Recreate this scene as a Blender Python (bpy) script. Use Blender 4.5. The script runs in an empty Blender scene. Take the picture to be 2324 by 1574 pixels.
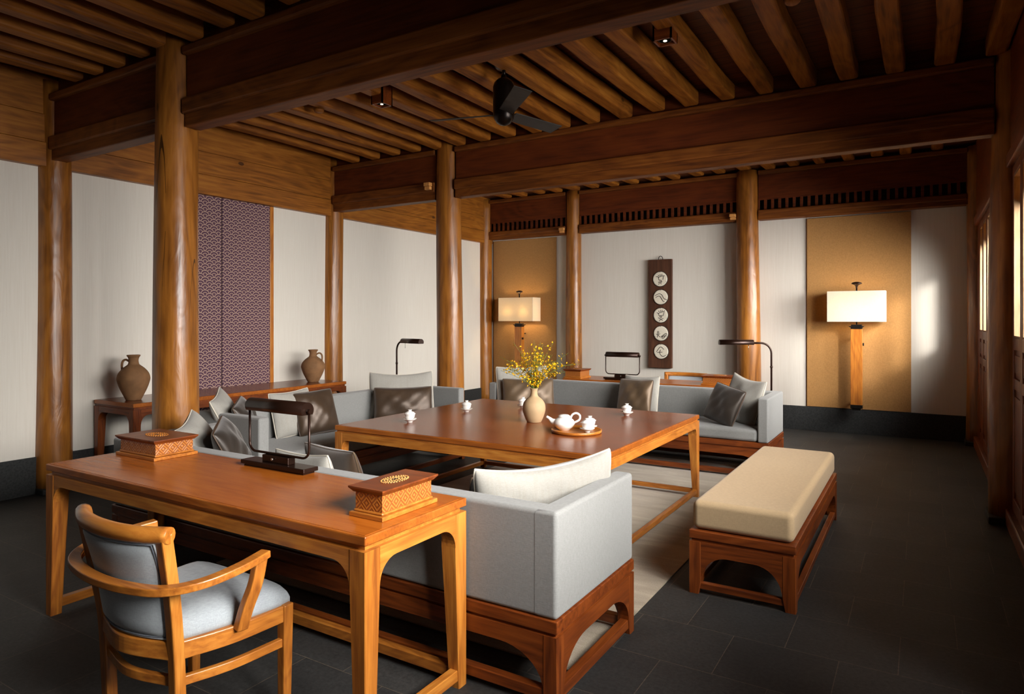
import bpy, bmesh, math, random
from mathutils import Vector, Matrix, Euler

PI = math.pi
D = bpy.data
scene = bpy.context.scene
COL = scene.collection
R = math.radians

# ------------------------------------------------------------------ camera
W_PX, H_PX = 2324, 1574
cam_d = D.cameras.new('camera')
cam = D.objects.new('camera', cam_d)
COL.objects.link(cam)
cam_d.sensor_width = 36.0
cam_d.lens = 1519.0 / W_PX * 36.0
cam_d.shift_y = -(787.0 - 724.0) / W_PX
cam_d.clip_start = 0.05
CAM_H = 1.5
cam.location = (0, 0, CAM_H)
cam.rotation_euler = (R(90), 0, math.atan2(930, 1519))
scene.camera = cam

# ------------------------------------------------------------------ exposure, world
vs = scene.view_settings
vs.view_transform = 'Standard'
try:
    vs.look = 'None'
except Exception:
    pass
vs.exposure = 0.0
vs.gamma = 1.0
vs.use_curve_mapping = False
scene.cycles.use_denoising = True
scene.cycles.max_bounces = 10
scene.cycles.diffuse_bounces = 6
scene.cycles.sample_clamp_indirect = 6.0
scene.cycles.caustics_reflective = False
scene.cycles.caustics_refractive = False

wd = D.worlds.new('sky')
scene.world = wd
wd.use_nodes = True
bg = wd.node_tree.nodes['Background']
bg.inputs[0].default_value = (0.75, 0.88, 1.0, 1)
bg.inputs[1].default_value = 0.6

# ------------------------------------------------------------------ lights: sun and window daylight
sd = D.lights.new('sun', 'SUN')
sd.energy = 3.9
sd.angle = R(7)
sd.color = (1.0, 0.96, 0.90)
so = D.objects.new('sun', sd)
COL.objects.link(so)
so.rotation_euler = Vector((-0.67, 1.0, -0.42)).to_track_quat('-Z', 'Y').to_euler()

WIN_BAYS = [(-3.0, -0.6, 25.0, .0), (0.7, 2.75, 140.0, .15), (3.1, 5.95, 200.0, .42), (6.4, 9.2, 185.0, .40)]
for i, (ya, yb, en, fw) in enumerate(WIN_BAYS):
    ld = D.lights.new('window_daylight', 'AREA')
    ld.shape = 'RECTANGLE'
    ld.size = yb - ya
    ld.size_y = 1.3
    ld.energy = en
    ld.color = (1.0, 0.97, 0.93)
    ld.spread = R(78) if i < 2 else R(95)
    lo = D.objects.new('window_daylight', ld)
    COL.objects.link(lo)
    lo.location = (1.05, (ya + yb) / 2, 2.05)
    lo.rotation_euler = Vector((-1.0, fw, -0.37 if i < 2 else -0.28)).to_track_quat('-Z', 'Y').to_euler()


# ------------------------------------------------------------------ materials
def lin(c):
    if isinstance(c, str):
        c = [int(c[i:i + 2], 16) / 255 for i in (0, 2, 4)]
    return tuple((x / 12.92 if x <= 0.04045 else ((x + 0.055) / 1.055) ** 2.4) for x in c) + (1.0,)


class NT:
    def __init__(self, name):
        self.m = D.materials.new(name)
        self.m.use_nodes = True
        self.t = self.m.node_tree
        self.b = self.t.nodes['Principled BSDF']
        self.out = self.t.nodes['Material Output']

    def n(self, typ, **kw):
        x = self.t.nodes.new(typ)
        for k, v in kw.items():
            setattr(x, k, v)
        return x

    def l(self, a, b):
        self.t.links.new(a, b)

    def val(self, sock, v):
        if hasattr(v, 'links') or hasattr(v, 'is_linked'):
            self.l(v, sock)
        else:
            sock.default_value = v

    def math(self, op, a, b=0.0, c=0.0):
        x = self.n('ShaderNodeMath', operation=op)
        self.val(x.inputs[0], a)
        self.val(x.inputs[1], b)
        self.val(x.inputs[2], c)
        return x.outputs[0]

    def coord(self, scale=(1, 1, 1), rnd=True, kind='Object', rot=(0, 0, 0)):
        tc = self.n('ShaderNodeTexCoord')
        mp = self.n('ShaderNodeMapping')
        mp.inputs['Scale'].default_value = scale
        mp.inputs['Rotation'].default_value = rot
        src = tc.outputs[kind]
        if rnd:
            oi = self.n('ShaderNodeObjectInfo')
            add = self.n('ShaderNodeVectorMath', operation='ADD')
            mul = self.math('MULTIPLY', oi.outputs['Random'], 13.7)
            self.l(src, add.inputs[0])
            self.l(mul, add.inputs[1])
            src = add.outputs[0]
        self.l(src, mp.inputs['Vector'])
        return mp.outputs[0]

    def noise(self, vec, scale, detail=4.0, dist=0.0, rough=0.5):
        x = self.n('ShaderNodeTexNoise')
        self.l(vec, x.inputs['Vector'])
        x.inputs['Scale'].default_value = scale
        x.inputs['Detail'].default_value = detail
        x.inputs['Distortion'].default_value = dist
        x.inputs['Roughness'].default_value = rough
        return x.outputs['Fac']

    def ramp(self, fac, stops):
        x = self.n('ShaderNodeValToRGB')
        self.l(fac, x.inputs[0])
        e = x.color_ramp.elements
        while len(e) > 1:
            e.remove(e[-1])
        e[0].position, e[0].color = stops[0][0], stops[0][1]
        for p, c in stops[1:]:
            k = e.new(p)
            k.color = c
        return x.outputs['Color']

    def mix(self, fac, a, b, blend='MIX'):
        x = self.n('ShaderNodeMix', data_type='RGBA', blend_type=blend)
        self.val(x.inputs[0], fac)
        self.val(x.inputs[6], a)
        self.val(x.inputs[7], b)
        return x.outputs[2]

    def bump(self, h, strength=0.2, dist=0.01):
        x = self.n('ShaderNodeBump')
        x.inputs['Strength'].default_value = strength
        x.inputs['Distance'].default_value = dist
        self.l(h, x.inputs['Height'])
        self.l(x.outputs[0], self.b.inputs['Normal'])


def sc3(axis, along, across):
    return tuple(along if a == axis else across for a in 'XYZ')


def wood(name, dark, mid, light, axis, rough=0.4, fine=60.0, bands=3.0, spec=0.5, knots=False, cracks=False, lumps=False):
    k = NT(name)
    v = k.coord(sc3(axis, 0.06, 1.0))
    n1 = k.noise(v, fine, 5.0, 0.4, 0.6)
    v2 = k.coord(sc3(axis, 0.22, 1.0))
    n2 = k.noise(v2, bands, 3.0, 1.2, 0.55)
    rings = k.math('SINE', k.math('MULTIPLY', n2, 60.0))
    n3 = k.noise(k.coord((0.7, 0.7, 0.7)), 1.4, 2.0)
    f = k.math('ADD', k.math('ADD', k.math('MULTIPLY', n1, 0.62), k.math('MULTIPLY', rings, 0.055)), k.math('MULTIPLY', n3, 0.38))
    col = k.ramp(f, [(0.30, lin(dark)), (0.52, lin(mid)), (0.74, lin(light))])
    if knots:
        vv = k.coord(sc3(axis, 0.55, 1.0))
        vo = k.n('ShaderNodeTexVoronoi')
        vo.inputs['Scale'].default_value = 2.1
        k.l(vv, vo.inputs['Vector'])
        kf = k.math('LESS_THAN', vo.outputs['Distance'], 0.045)
        halo = k.math('SUBTRACT', 1.0, k.math('MINIMUM', k.math('MULTIPLY', vo.outputs['Distance'], 8.0), 1.0))
        col = k.mix(k.math('MULTIPLY', halo, 0.35), col, lin(dark))
        col = k.mix(k.math('MULTIPLY', kf, 0.75), col, lin('2a1206'))
    if cracks:
        vc = k.coord(sc3(axis, 0.035, 1.0))
        nc = k.noise(vc, 7.0, 1.0, 0.0, 0.3)
        cr = k.math('LESS_THAN', k.math('ABSOLUTE', k.math('SUBTRACT', nc, 0.5)), 0.0022)
        nm = k.noise(k.coord((1, 1, 1)), 2.2, 1.0)
        cr = k.math('MULTIPLY', cr, k.math('GREATER_THAN', nm, 0.52))
        col = k.mix(k.math('MULTIPLY', cr, 0.85), col, lin('1d0d05'))
    k.l(col, k.b.inputs['Base Color'])
    k.b.inputs['Roughness'].default_value = rough
    k.b.inputs['Specular IOR Level'].default_value = spec
    if lumps:
        nl = k.noise(k.coord(sc3(axis, 0.35, 1.0)), 7.0, 3.0, 0.8)
        k.bump(k.math('ADD', k.math('MULTIPLY', n1, 0.15), nl), 0.35, 0.03)
    else:
        k.bump(n1, 0.12, 0.004)
    return k.m


def fabric(name, col, var=0.06, scale=420.0, sheen=0.2, stripes=None, rough=0.85):
    k = NT(name)
    v = k.coord((1, 1, 1))
    a = k.noise(k.coord((1, 1, 0.15)), scale, 2.0)
    b = k.noise(k.coord((0.15, 0.15, 1)), scale, 2.0)
    f = k.math('MULTIPLY', k.math('ADD', a, b), 0.5)
    c = lin(col)
    lo = tuple(x * (1 - var * 3) for x in c[:3]) + (1,)
    hi = tuple(min(1, x * (1 + var * 3)) for x in c[:3]) + (1,)
    cc = k.ramp(f, [(0.35, lo), (0.65, hi)])
    if stripes:
        n = k.noise(k.coord((1, 0.3, 0.001)), stripes[0], 2.0)
        cc = k.mix(k.math('MULTIPLY', k.math('GREATER_THAN', n, 0.55), stripes[1]), cc, lin(stripes[2]))
    k.l(cc, k.b.inputs['Base Color'])
    k.b.inputs['Roughness'].default_value = rough
    k.b.inputs['Specular IOR Level'].default_value = 0.2
    k.b.inputs['Sheen Weight'].default_value = sheen
    k.bump(f, 0.25, 0.002)
    return k.m


def plain(name, col, rough=0.5, metal=0.0, spec=0.5, var=0.0, vscale=20.0, bump=0.0):
    k = NT(name)
    if var:
        n = k.noise(k.coord((1, 1, 1)), vscale, 4.0)
        c = lin(col)
        lo = tuple(x * (1 - var) for x in c[:3]) + (1,)
        hi = tuple(min(1, x * (1 + var)) for x in c[:3]) + (1,)
        k.l(k.ramp(n, [(0.3, lo), (0.7, hi)]), k.b.inputs['Base Color'])
        if bump:
            k.bump(n, bump, 0.004)
    else:
        k.b.inputs['Base Color'].default_value = lin(col)
    k.b.inputs['Roughness'].default_value = rough
    k.b.inputs['Metallic'].default_value = metal
    k.b.inputs['Specular IOR Level'].default_value = spec
    return k.m


M = {}
# timber of the building
TD, TM, TL = '5c2f10', '8a5020', 'a5652c'
for ax in 'XYZ':
    M['beam' + ax] = wood('beam_timber_' + ax, '45210a', '6e3c12', '834e1c', ax, 0.55, 40, 2.0, 0.25, knots=True)
    M['rafter' + ax] = wood('rafter_timber_' + ax, '5a2f0c', '8b5218', 'a36824', ax, 0.55, 40, 2.0, 0.25, knots=True)
    M['furn' + ax] = wood('furniture_timber_' + ax, '80461a', 'ac6826', 'c48337', ax, 0.32, 75, 3.0, 0.5)
    M['dark' + ax] = wood('dark_timber_' + ax, '481d08', '733611', '8c481a', ax, 0.38, 60, 2.5, 0.45)
M['column'] = wood('column_timber', '5c330e', '8a551e', 'a56c2b', 'Z', 0.33, 26, 1.6, 0.5, knots=True, cracks=True, lumps=True)
M['red_board'] = wood('red_board_timber', '401807', '5c280c', '6c3310', 'X', 0.55, 40, 1.6, 0.25)
M['tabletop'] = wood('tabletop_timber', '5c2a10', '7a3d1b', '8a4924', 'X', 0.24, 70, 2.0, 0.5)
M['slabX'] = wood('lit_slab_edge_timber', '743a12', '9c541a', 'b06826', 'X', 0.3, 70, 2.0, 0.5)  # light on the slab edges put into the colour; also tints the border
M['desktop'] = wood('desktop_timber', '924a12', 'a25619', 'ae621f', 'X', 0.26, 70, 2.0, 0.5)
M['old_board'] = wood('weathered_board', '2e1a0f', '4a2c1c', '5d3a26', 'Z', 0.7, 30, 2.0, 0.3, knots=True)
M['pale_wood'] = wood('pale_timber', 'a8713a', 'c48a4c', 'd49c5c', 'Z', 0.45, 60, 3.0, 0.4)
M['sunlit_reveal'] = wood('sunlit_lining_timber', '7a6044', '94785a', 'a68a68', 'Z', 0.6, 60, 3.0, 0.2)  # pale tone puts sunlight on the opening reveals into the colour

# stone floor
k = NT('slate_tiles')
tc = k.n('ShaderNodeTexCoord')
mp = k.n('ShaderNodeMapping')
mp.inputs['Location'].default_value = (0.31, -0.057, 0)
k.l(tc.outputs['Object'], mp.inputs['Vector'])
br = k.n('ShaderNodeTexBrick')
br.offset = 0.5
br.inputs['Color1'].default_value = (0.024, 0.023, 0.022, 1)
br.inputs['Color2'].default_value = (0.034, 0.033, 0.031, 1)
br.inputs['Mortar'].default_value = (0.085, 0.066, 0.048, 1)
br.inputs['Scale'].default_value = 1.0
br.inputs['Mortar Size'].default_value = 0.0022
br.inputs['Mortar Smooth'].default_value = 0.35
br.inputs['Bias'].default_value = 0.0
br.inputs['Brick Width'].default_value = 0.449
br.inputs['Row Height'].default_value = 0.4
k.l(mp.outputs[0], br.inputs['Vector'])
nf = k.noise(k.coord((1, 1, 1), rnd=False), 55.0, 5.0, 0, 0.7)
nb = k.noise(k.coord((1, 1, 1), rnd=False), 2.3, 4.0, 0.6, 0.6)
c1 = k.mix(1.0, br.outputs['Color'], k.ramp(nf, [(0.3, (0.55, 0.55, 0.55, 1)), (0.7, (1.35, 1.35, 1.35, 1))]), 'MULTIPLY')
c1 = k.mix(1.0, c1, k.ramp(nb, [(0.3, (0.75, 0.75, 0.75, 1)), (0.7, (1.2, 1.2, 1.2, 1))]), 'MULTIPLY')
k.l(c1, k.b.inputs['Base Color'])
k.b.inputs['Roughness'].default_value = 0.62
k.b.inputs['Specular IOR Level'].default_value = 0.35
hh = k.math('ADD', k.math('MULTIPLY', nf, 0.35), k.math('MULTIPLY', k.math('SUBTRACT', 1.0, br.outputs['Fac']), 0.65))
k.bump(hh, 0.3, 0.004)
M['slate'] = k.m
M['base_stone'] = plain('skirting_stone', '2b2c2c', 0.75, 0, 0.3, 0.35, 60.0, 0.25)

# plaster / grasscloth white wall with faint vertical fibre
k = NT('white_wallcovering')
na = k.noise(k.coord((1, 1, 0.03), rnd=False), 90.0, 3.0)
k.l(k.ramp(na, [(0.3, lin('d2ccc1')), (0.7, lin('d7d2c8'))]), k.b.inputs['Base Color'])
k.b.inputs['Roughness'].default_value = 0.85
k.b.inputs['Specular IOR Level'].default_value = 0.2
k.bump(na, 0.03, 0.002)
M['white_wall'] = k.m

M['ochre'] = fabric('ochre_linen_wallcovering', 'a57a48', 0.06, 300.0, 0.1)
M['linen'] = fabric('grey_linen', '828280', 0.04, 420.0, 0.15)
M['chair_linen'] = fabric('pale_chair_linen', '979da1', 0.04, 420.0, 0.15)
M['linen_piping'] = fabric('grey_linen_piping', 'a4a8ac', 0.03, 420.0, 0.1)
M['dark_piping'] = fabric('slate_piping', '565a62', 0.03, 420.0, 0.1)
M['cream'] = fabric('cream_pillow_cloth', '97948d', 0.03, 420.0, 0.2, stripes=(75.0, 0.22, '8f897e'))
M['cream_pipe'] = fabric('cream_piping', 'c4bcad', 0.02, 420.0, 0.1)
M['beige'] = fabric('beige_bench_cloth', 'ab9270', 0.03, 420.0, 0.15)


def silk(name, col):
    k = NT(name)
    n = k.noise(k.coord((1, 1, 1)), 9.0, 3.0, 0.5)
    c = lin(col)
    k.l(k.ramp(n, [(0.3, tuple(x * 0.8 for x in c[:3]) + (1,)), (0.7, tuple(x * 1.15 for x in c[:3]) + (1,))]), k.b.inputs['Base Color'])
    k.b.inputs['Roughness'].default_value = 0.42
    k.b.inputs['Metallic'].default_value = 0.30
    k.b.inputs['Sheen Weight'].default_value = 0.3
    k.bump(n, 0.08, 0.02)
    return k.m


M['brown_silk'] = silk('brown_silk', '3f2d1c')
M['dark_silk'] = silk('dark_brown_silk', '2c231b')
M['tan_silk'] = silk('tan_silk', '5a4630')
M['silk_pipe'] = plain('brown_piping', '4a382a', 0.5)
M['bronze'] = plain('dark_bronze', '2c1a12', 0.32, 0.6, 0.5)
M['black_iron'] = plain('black_iron', '17120f', 0.4, 0.5, 0.5)
M['fan_metal'] = plain('fan_bronze', '1a120d', 0.3, 0.7, 0.5)
M['fan_blade'] = plain('fan_blade_paint', '2a2724', 0.6)
M['porcelain'] = plain('white_porcelain', 'eeebe6', 0.18, 0, 0.55)
M['clay'] = plain('unglazed_clay', '7c5a3c', 0.8, 0, 0.25, 0.18, 14.0, 0.2)
M['sand_clay'] = plain('sand_coloured_stoneware', 'ab8f6c', 0.7, 0, 0.3, 0.10, 10.0, 0.1)
M['stem'] = plain('green_stem', '5d6b22', 0.6)
M['blossom'] = plain('yellow_blossom', 'dca50a', 0.55, 0, 0.3, 0.25, 60.0)
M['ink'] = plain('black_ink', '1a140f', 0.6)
M['plate_glaze'] = plain('ivory_glaze', 'd6cfbd', 0.3, 0, 0.5, 0.05, 20.0)
M['steel'] = plain('brushed_steel', 'b8b4ac', 0.3, 0.9)
M['black_lens'] = plain('black_lens_ring', '201c18', 0.4)
M['red_wood'] = M['darkX']

# rug: short mottled wool
k = NT('taupe_rug_wool')
n1 = k.noise(k.coord((0.5, 2.2, 1), rnd=False), 4.0, 5.0, 0.7, 0.65)
n2 = k.noise(k.coord((1, 1, 1), rnd=False), 260.0, 3.0)
cc = k.ramp(n1, [(0.3, lin('75674f')), (0.55, lin('978770')), (0.75, lin('b3a48d'))])
cc = k.mix(0.35, cc, k.ramp(n2, [(0.35, lin('75664f')), (0.65, lin('c8baa4'))]))
k.l(cc, k.b.inputs['Base Color'])
k.b.inputs['Roughness'].default_value = 0.95
k.b.inputs['Specular IOR Level'].default_value = 0.1
k.b.inputs['Sheen Weight'].default_value = 0.3
k.bump(n2, 0.5, 0.006)
M['rug'] = k.m

# ceiling boards
k = NT('ceiling_boards')
v = k.coord((1, 1, 1), rnd=False)
sx = k.n('ShaderNodeSeparateXYZ')
k.l(v, sx.inputs[0])
fr = k.math('FRACT', k.math('MULTIPLY', sx.outputs[1], 7.5))
gap = k.math('LESS_THAN', fr, 0.05)
idx = k.n('ShaderNodeTexWhiteNoise', noise_dimensions='1D')
k.l(k.math('FLOOR', k.math('MULTIPLY', sx.outputs[1], 7.5)), idx.inputs['W'])
n1 = k.noise(k.coord((0.08, 1, 1), rnd=False), 40.0, 5.0, 0.5)
cc = k.ramp(n1, [(0.25, lin('4a220a')), (0.75, lin('7a4216'))])
cc = k.mix(k.math('MULTIPLY', idx.outputs['Value'], 0.4), cc, lin('5a2a0c'))
cc = k.mix(gap, cc, lin('140804'))
k.l(cc, k.b.inputs['Base Color'])
k.b.inputs['Roughness'].default_value = 0.55
M['boards'] = k.m

# plank band with horizontal joints
def planked(name, dark, mid, light, axis, zs):
    m = wood(name, dark, mid, light, axis, 0.42, 40, 2.0, 0.4, knots=True)
    return m
M['band'] = planked('wall_band_timber', '65390f', '8f561b', 'a66c27', 'Y', 0)

# purple wave panel (seigaiha-style scallops as a woven pattern)
k = NT('purple_scallop_cloth')
tc = k.n('ShaderNodeTexCoord')
sx = k.n('ShaderNodeSeparateXYZ')
k.l(tc.outputs['Object'], sx.inputs[0])
u_, v_ = sx.outputs[1], sx.outputs[2]
Wd = 0.106
Rr = Wd / 2
Hh = 0.0345
def cell(row):
    par = k.math('MULTIPLY', k.math('FLOORED_MODULO', row, 2.0), Wd / 2)
    uu = k.math('SUBTRACT', k.math('FLOORED_MODULO', k.math('ADD', u_, par), Wd), Wd / 2)
    vv = k.math('SUBTRACT', v_, k.math('MULTIPLY', row, Hh))
    return k.math('SQRT', k.math('ADD', k.math('MULTIPLY', uu, uu), k.math('MULTIPLY', vv, vv)))
row0 = k.math('CEIL', k.math('DIVIDE', k.math('SUBTRACT', v_, Rr), Hh))
d0 = cell(row0)
d1 = cell(k.math('ADD', row0, 1.0))
in0 = k.math('LESS_THAN', d0, Rr)
dd = k.math('DIVIDE', k.math('ADD', k.math('MULTIPLY', in0, d0), k.math('MULTIPLY', k.math('SUBTRACT', 1.0, in0), d1)), Rr)
l1 = k.math('GREATER_THAN', dd, 0.895)
l2 = k.math('MULTIPLY', k.math('GREATER_THAN', dd, 0.42), k.math('LESS_THAN', dd, 0.52))
ln = k.math('MAXIMUM', l1, l2)
nz = k.noise(k.coord((1, 1, 1), rnd=False), 200.0, 2.0)
pc = k.ramp(nz, [(0.3, lin('45283a')), (0.7, lin('533143'))])
cc = k.mix(ln, pc, lin('b89a86'))
k.l(cc, k.b.inputs['Base Color'])
k.b.inputs['Roughness'].default_value = 0.7
k.bump(ln, 0.15, 0.003)
M['scallop'] = k.m

# carved lattice side of the small boxes
def carved(name, dark, light):
    k = NT(name)
    tc = k.n('ShaderNodeTexCoord')
    sx = k.n('ShaderNodeSeparateXYZ')
    k.l(tc.outputs['Object'], sx.inputs[0])
    a = k.math('ADD', sx.outputs[0], sx.outputs[1])
    s = 1 / 0.052
    p = k.math('SUBTRACT', k.math('FRACT', k.math('MULTIPLY', a, s)), 0.5)
    q = k.math('SUBTRACT', k.math('FRACT', k.math('ADD', k.math('MULTIPLY', sx.outputs[2], s), 0.0)), 0.5)
    di = k.math('ADD', k.math('ABSOLUTE', p), k.math('ABSOLUTE', q))
    tri = k.math('ABSOLUTE', k.math('SUBTRACT', k.math('FRACT', k.math('MULTIPLY', di, 3.2)), 0.5))
    l = k.math('GREATER_THAN', tri, 0.27)
    k.l(k.mix(l, lin(dark), lin(light)), k.b.inputs['Base Color'])
    k.b.inputs['Roughness'].default_value = 0.4
    k.bump(tri, 0.5, 0.005)
    return k.m
M['carved'] = carved('carved_lattice', '86481a', 'b06e2c')

# lamp shade: thin woven cloth letting the bulbs shine through
k = NT('lampshade_cloth')
tr = k.n('ShaderNodeBsdfTranslucent')
df = k.n('ShaderNodeBsdfDiffuse')
n1 = k.noise(k.coord((1, 1, 0.2), rnd=False), 300.0, 2.0)
cc = k.ramp(n1, [(0.3, lin('e2dccd')), (0.7, lin('efeadf'))])
k.l(cc, df.inputs[0])
tr.inputs[0].default_value = lin('f0e2c4')
mx = k.n('ShaderNodeMixShader')
mx.inputs[0].default_value = 0.5
k.l(df.outputs[0], mx.inputs[1])
k.l(tr.outputs[0], mx.inputs[2])
k.l(mx.outputs[0], k.out.inputs['Surface'])
M['shade'] = k.m

# rolled bamboo blind: lets daylight through
k = NT('bamboo_blind')
tr = k.n('ShaderNodeBsdfTranslucent')
df = k.n('ShaderNodeBsdfDiffuse')
n1 = k.noise(k.coord((0.05, 0.05, 1), rnd=False), 160.0, 2.0)
cc = k.ramp(n1, [(0.3, lin('8a6a34')), (0.7, lin('d9b676'))])
k.l(cc, df.inputs[0])
k.l(cc, tr.inputs[0])
mx = k.n('ShaderNodeMixShader')
k.l(df.outputs[0], mx.inputs[1])
k.l(tr.outputs[0], mx.inputs[2])
k.l(mx.outputs[0], k.out.inputs['Surface'])
M['bamboo'] = k.m


def emit(name, col, s):
    k = NT(name)
    k.b.inputs['Base Color'].default_value = lin(col)
    k.b.inputs['Emission Color'].default_value = lin(col)
    k.b.inputs['Emission Strength'].default_value = s
    return k.m
M['bulb'] = emit('warm_bulb_glass', 'ffdca0', 6.0)
M['led'] = emit('downlight_lamp', 'fff0cc', 2.5)


# ------------------------------------------------------------------ mesh building
class MB:
    def __init__(self):
        self.v, self.f, self.s = [], [], []

    def add(self, vs, fs, smooth=False):
        o = len(self.v)
        self.v += [tuple(p) for p in vs]
        self.f += [tuple(i + o for i in f) for f in fs]
        self.s += [smooth] * len(fs)
        return self

    def from_bm(self, bm, smooth=False):
        bm.verts.index_update()
        self.add([v.co[:] for v in bm.verts], [[v.index for v in f.verts] for f in bm.faces], smooth)
        bm.free()
        return self

    def box(self, x0, x1, y0, y1, z0, z1, bev=0.0, seg=2, keep=None):
        bm = bmesh.new()
        bmesh.ops.create_cube(bm, size=1.0)
        for v in bm.verts:
            v.co = Vector(((x0 + x1) / 2 + v.co.x * (x1 - x0), (y0 + y1) / 2 + v.co.y * (y1 - y0), (z0 + z1) / 2 + v.co.z * (z1 - z0)))
        if bev > 0:
            es = [e for e in bm.edges if keep is None or keep((e.verts[0].co + e.verts[1].co) / 2, (e.verts[0].co - e.verts[1].co))]
            bmesh.ops.bevel(bm, geom=es, offset=bev, segments=seg, profile=0.5, affect='EDGES')
        return self.from_bm(bm, False)

    def prism(self, pts, axis, t0, t1):
        """pts: 2D polygon; axis X -> (y,z), Y -> (x,z), Z -> (x,y)"""
        def p3(p, t):
            return {'X': (t, p[0], p[1]), 'Y': (p[0], t, p[1]), 'Z': (p[0], p[1], t)}[axis]
        n = len(pts)
        vs = [p3(p, t0) for p in pts] + [p3(p, t1) for p in pts]
        fs = [tuple(range(n)), tuple(reversed(range(n, 2 * n)))]
        for i in range(n):
            j = (i + 1) % n
            fs.append((i, i + n, j + n, j))
        bm = bmesh.new()
        bv = [bm.verts.new(v) for v in vs]
        for f in fs:
            bm.faces.new([bv[i] for i in f])
        bmesh.ops.recalc_face_normals(bm, faces=bm.faces)
        return self.from_bm(bm, False)

    def tube(self, pts, r, n=10, caps=True, closed=False, flat=1.0):
        pts = [Vector(p) for p in pts]
        rs = r if isinstance(r, (list, tuple)) else [r] * len(pts)
        rings = []
        up = Vector((0, 0, 1))
        N = len(pts)
        prev = None
        for i, p in enumerate(pts):
            if closed:
                t = pts[(i + 1) % N] - pts[i - 1]
            else:
                t = pts[min(i + 1, N - 1)] - pts[max(i - 1, 0)]
            t.normalize()
            if prev is None:
                a = up if abs(t.z) < 0.9 else Vector((1, 0, 0))
                s = t.cross(a).normalized()
            else:
                s = (prev - t * prev.dot(t)).normalized()
            prev = s
            b = t.cross(s)
            rings.append([p + (s * math.cos(2 * PI * k / n) + b * flat * math.sin(2 * PI * k / n)) * rs[i] for k in range(n)])
        vs = [q for rg in rings for q in rg]
        fs = []
        for i in range(N if closed else N - 1):
            a, b2 = i * n, ((i + 1) % N) * n
            for k in range(n):
                k2 = (k + 1) % n
                fs.append((a + k, a + k2, b2 + k2, b2 + k))
        self.add(vs, fs, True)
        if caps and not closed:
            o = len(self.v) - len(vs)
            self.f.append(tuple(o + k for k in reversed(range(n))))
            self.s.append(False)
            self.f.append(tuple(o + (N - 1) * n + k for k in range(n)))
            self.s.append(False)
        return self

    def sweep(self, pts, w, h, side=None):
        """rectangular section: w along side (horizontal), h along the other"""
        pts = [Vector(p) for p in pts]
        N = len(pts)
        ws = w if isinstance(w, (list, tuple)) else [w] * N
        hs = h if isinstance(h, (list, tuple)) else [h] * N
        vs = []
        for i, p in enumerate(pts):
            t = (pts[min(i + 1, N - 1)] - pts[max(i - 1, 0)]).normalized()
            if side is not None:
                s = Vector(side)
                s = (s - t * s.dot(t)).normalized()
            else:
                s = t.cross(Vector((0, 0, 1))).normalized()
            b = s.cross(t).normalized()
            a, c = ws[i] / 2, hs[i] / 2
            vs += [p + s * a + b * c, p - s * a + b * c, p - s * a - b * c, p + s * a - b * c]
        fs = []
        for i in range(N - 1):
            o, q = i * 4, (i + 1) * 4
            for k in range(4):
                k2 = (k + 1) % 4
                fs.append((o + k, o + k2, q + k2, q + k))
        fs += [(3, 2, 1, 0), tuple((N - 1) * 4 + k for k in range(4))]
        bm = bmesh.new()
        bv = [bm.verts.new(v) for v in vs]
        for f in fs:
            bm.faces.new([bv[i] for i in f])
        bmesh.ops.recalc_face_normals(bm, faces=bm.faces)
        es = [e for e in bm.edges]
        bmesh.ops.bevel(bm, geom=es, offset=min(min(ws), min(hs)) * 0.14, segments=2, profile=0.5, affect='EDGES')
        return self.from_bm(bm, False)

    def lathe(self, prof, n=28, c=(0, 0, 0), sx=1.0, sy=1.0, smooth=0):
        if smooth:
            P = [Vector((a, 0, b)) for (a, b) in prof]
            P = [P[0] * 2 - P[1]] + P + [P[-1] * 2 - P[-2]]
            out = []
            for i in range(1, len(P) - 2):
                for kk in range(smooth):
                    u = kk / smooth
                    a, b, cc_, d = P[i - 1], P[i], P[i + 1], P[i + 2]
                    q = .5 * ((2 * b) + (cc_ - a) * u + (2 * a - 5 * b + 4 * cc_ - d) * u * u + (3 * b - a - 3 * cc_ + d) * u ** 3)
                    out.append((max(q.x, .0002), q.z))
            prof = out + [prof[-1]]
        vs, fs = [], []
        m = len(prof)
        for (r, z) in prof:
            for k in range(n):
                a = 2 * PI * k / n
                vs.append((c[0] + r * math.cos(a) * sx, c[1] + r * math.sin(a) * sy, c[2] + z))
        for i in range(m - 1):
            for k in range(n):
                k2 = (k + 1) % n
                fs.append((i * n + k, i * n + k2, (i + 1) * n + k2, (i + 1) * n + k))
        self.add(vs, fs, True)
        o = len(self.v) - len(vs)
        self.f.append(tuple(o + k for k in reversed(range(n))))
        self.s.append(False)
        self.f.append(tuple(o + (m - 1) * n + k for k in range(n)))
        self.s.append(False)
        return self

    def xf(self, mat):
        self.v = [tuple(mat @ Vector(p)) for p in self.v]
        return self

    def build(self, name, mat, parent=None, loc=None, soft=False):
        if soft:
            self.s = [True] * len(self.f)
        me = D.meshes.new(name)
        me.from_pydata(self.v, [], self.f)
        me.polygons.foreach_set('use_smooth', self.s)
        me.update()
        o = D.objects.new(name, me)
        COL.objects.link(o)
        me.materials.append(mat)
        if soft:
            me.set_sharp_from_angle(angle=R(60))
            md = o.modifiers.new('soft_edges', 'WEIGHTED_NORMAL')
            md.keep_sharp = True
            md.weight = 80
        if parent is not None:
            o.parent = parent
        if loc is not None:
            o.location = loc
        return o


def tag(o, label=None, cat=None, group=None, kind=None):
    if label:
        o['label'] = label
    if cat:
        o['category'] = cat
    if group:
        o['group'] = group
    if kind:
        o['kind'] = kind
    return o


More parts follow.
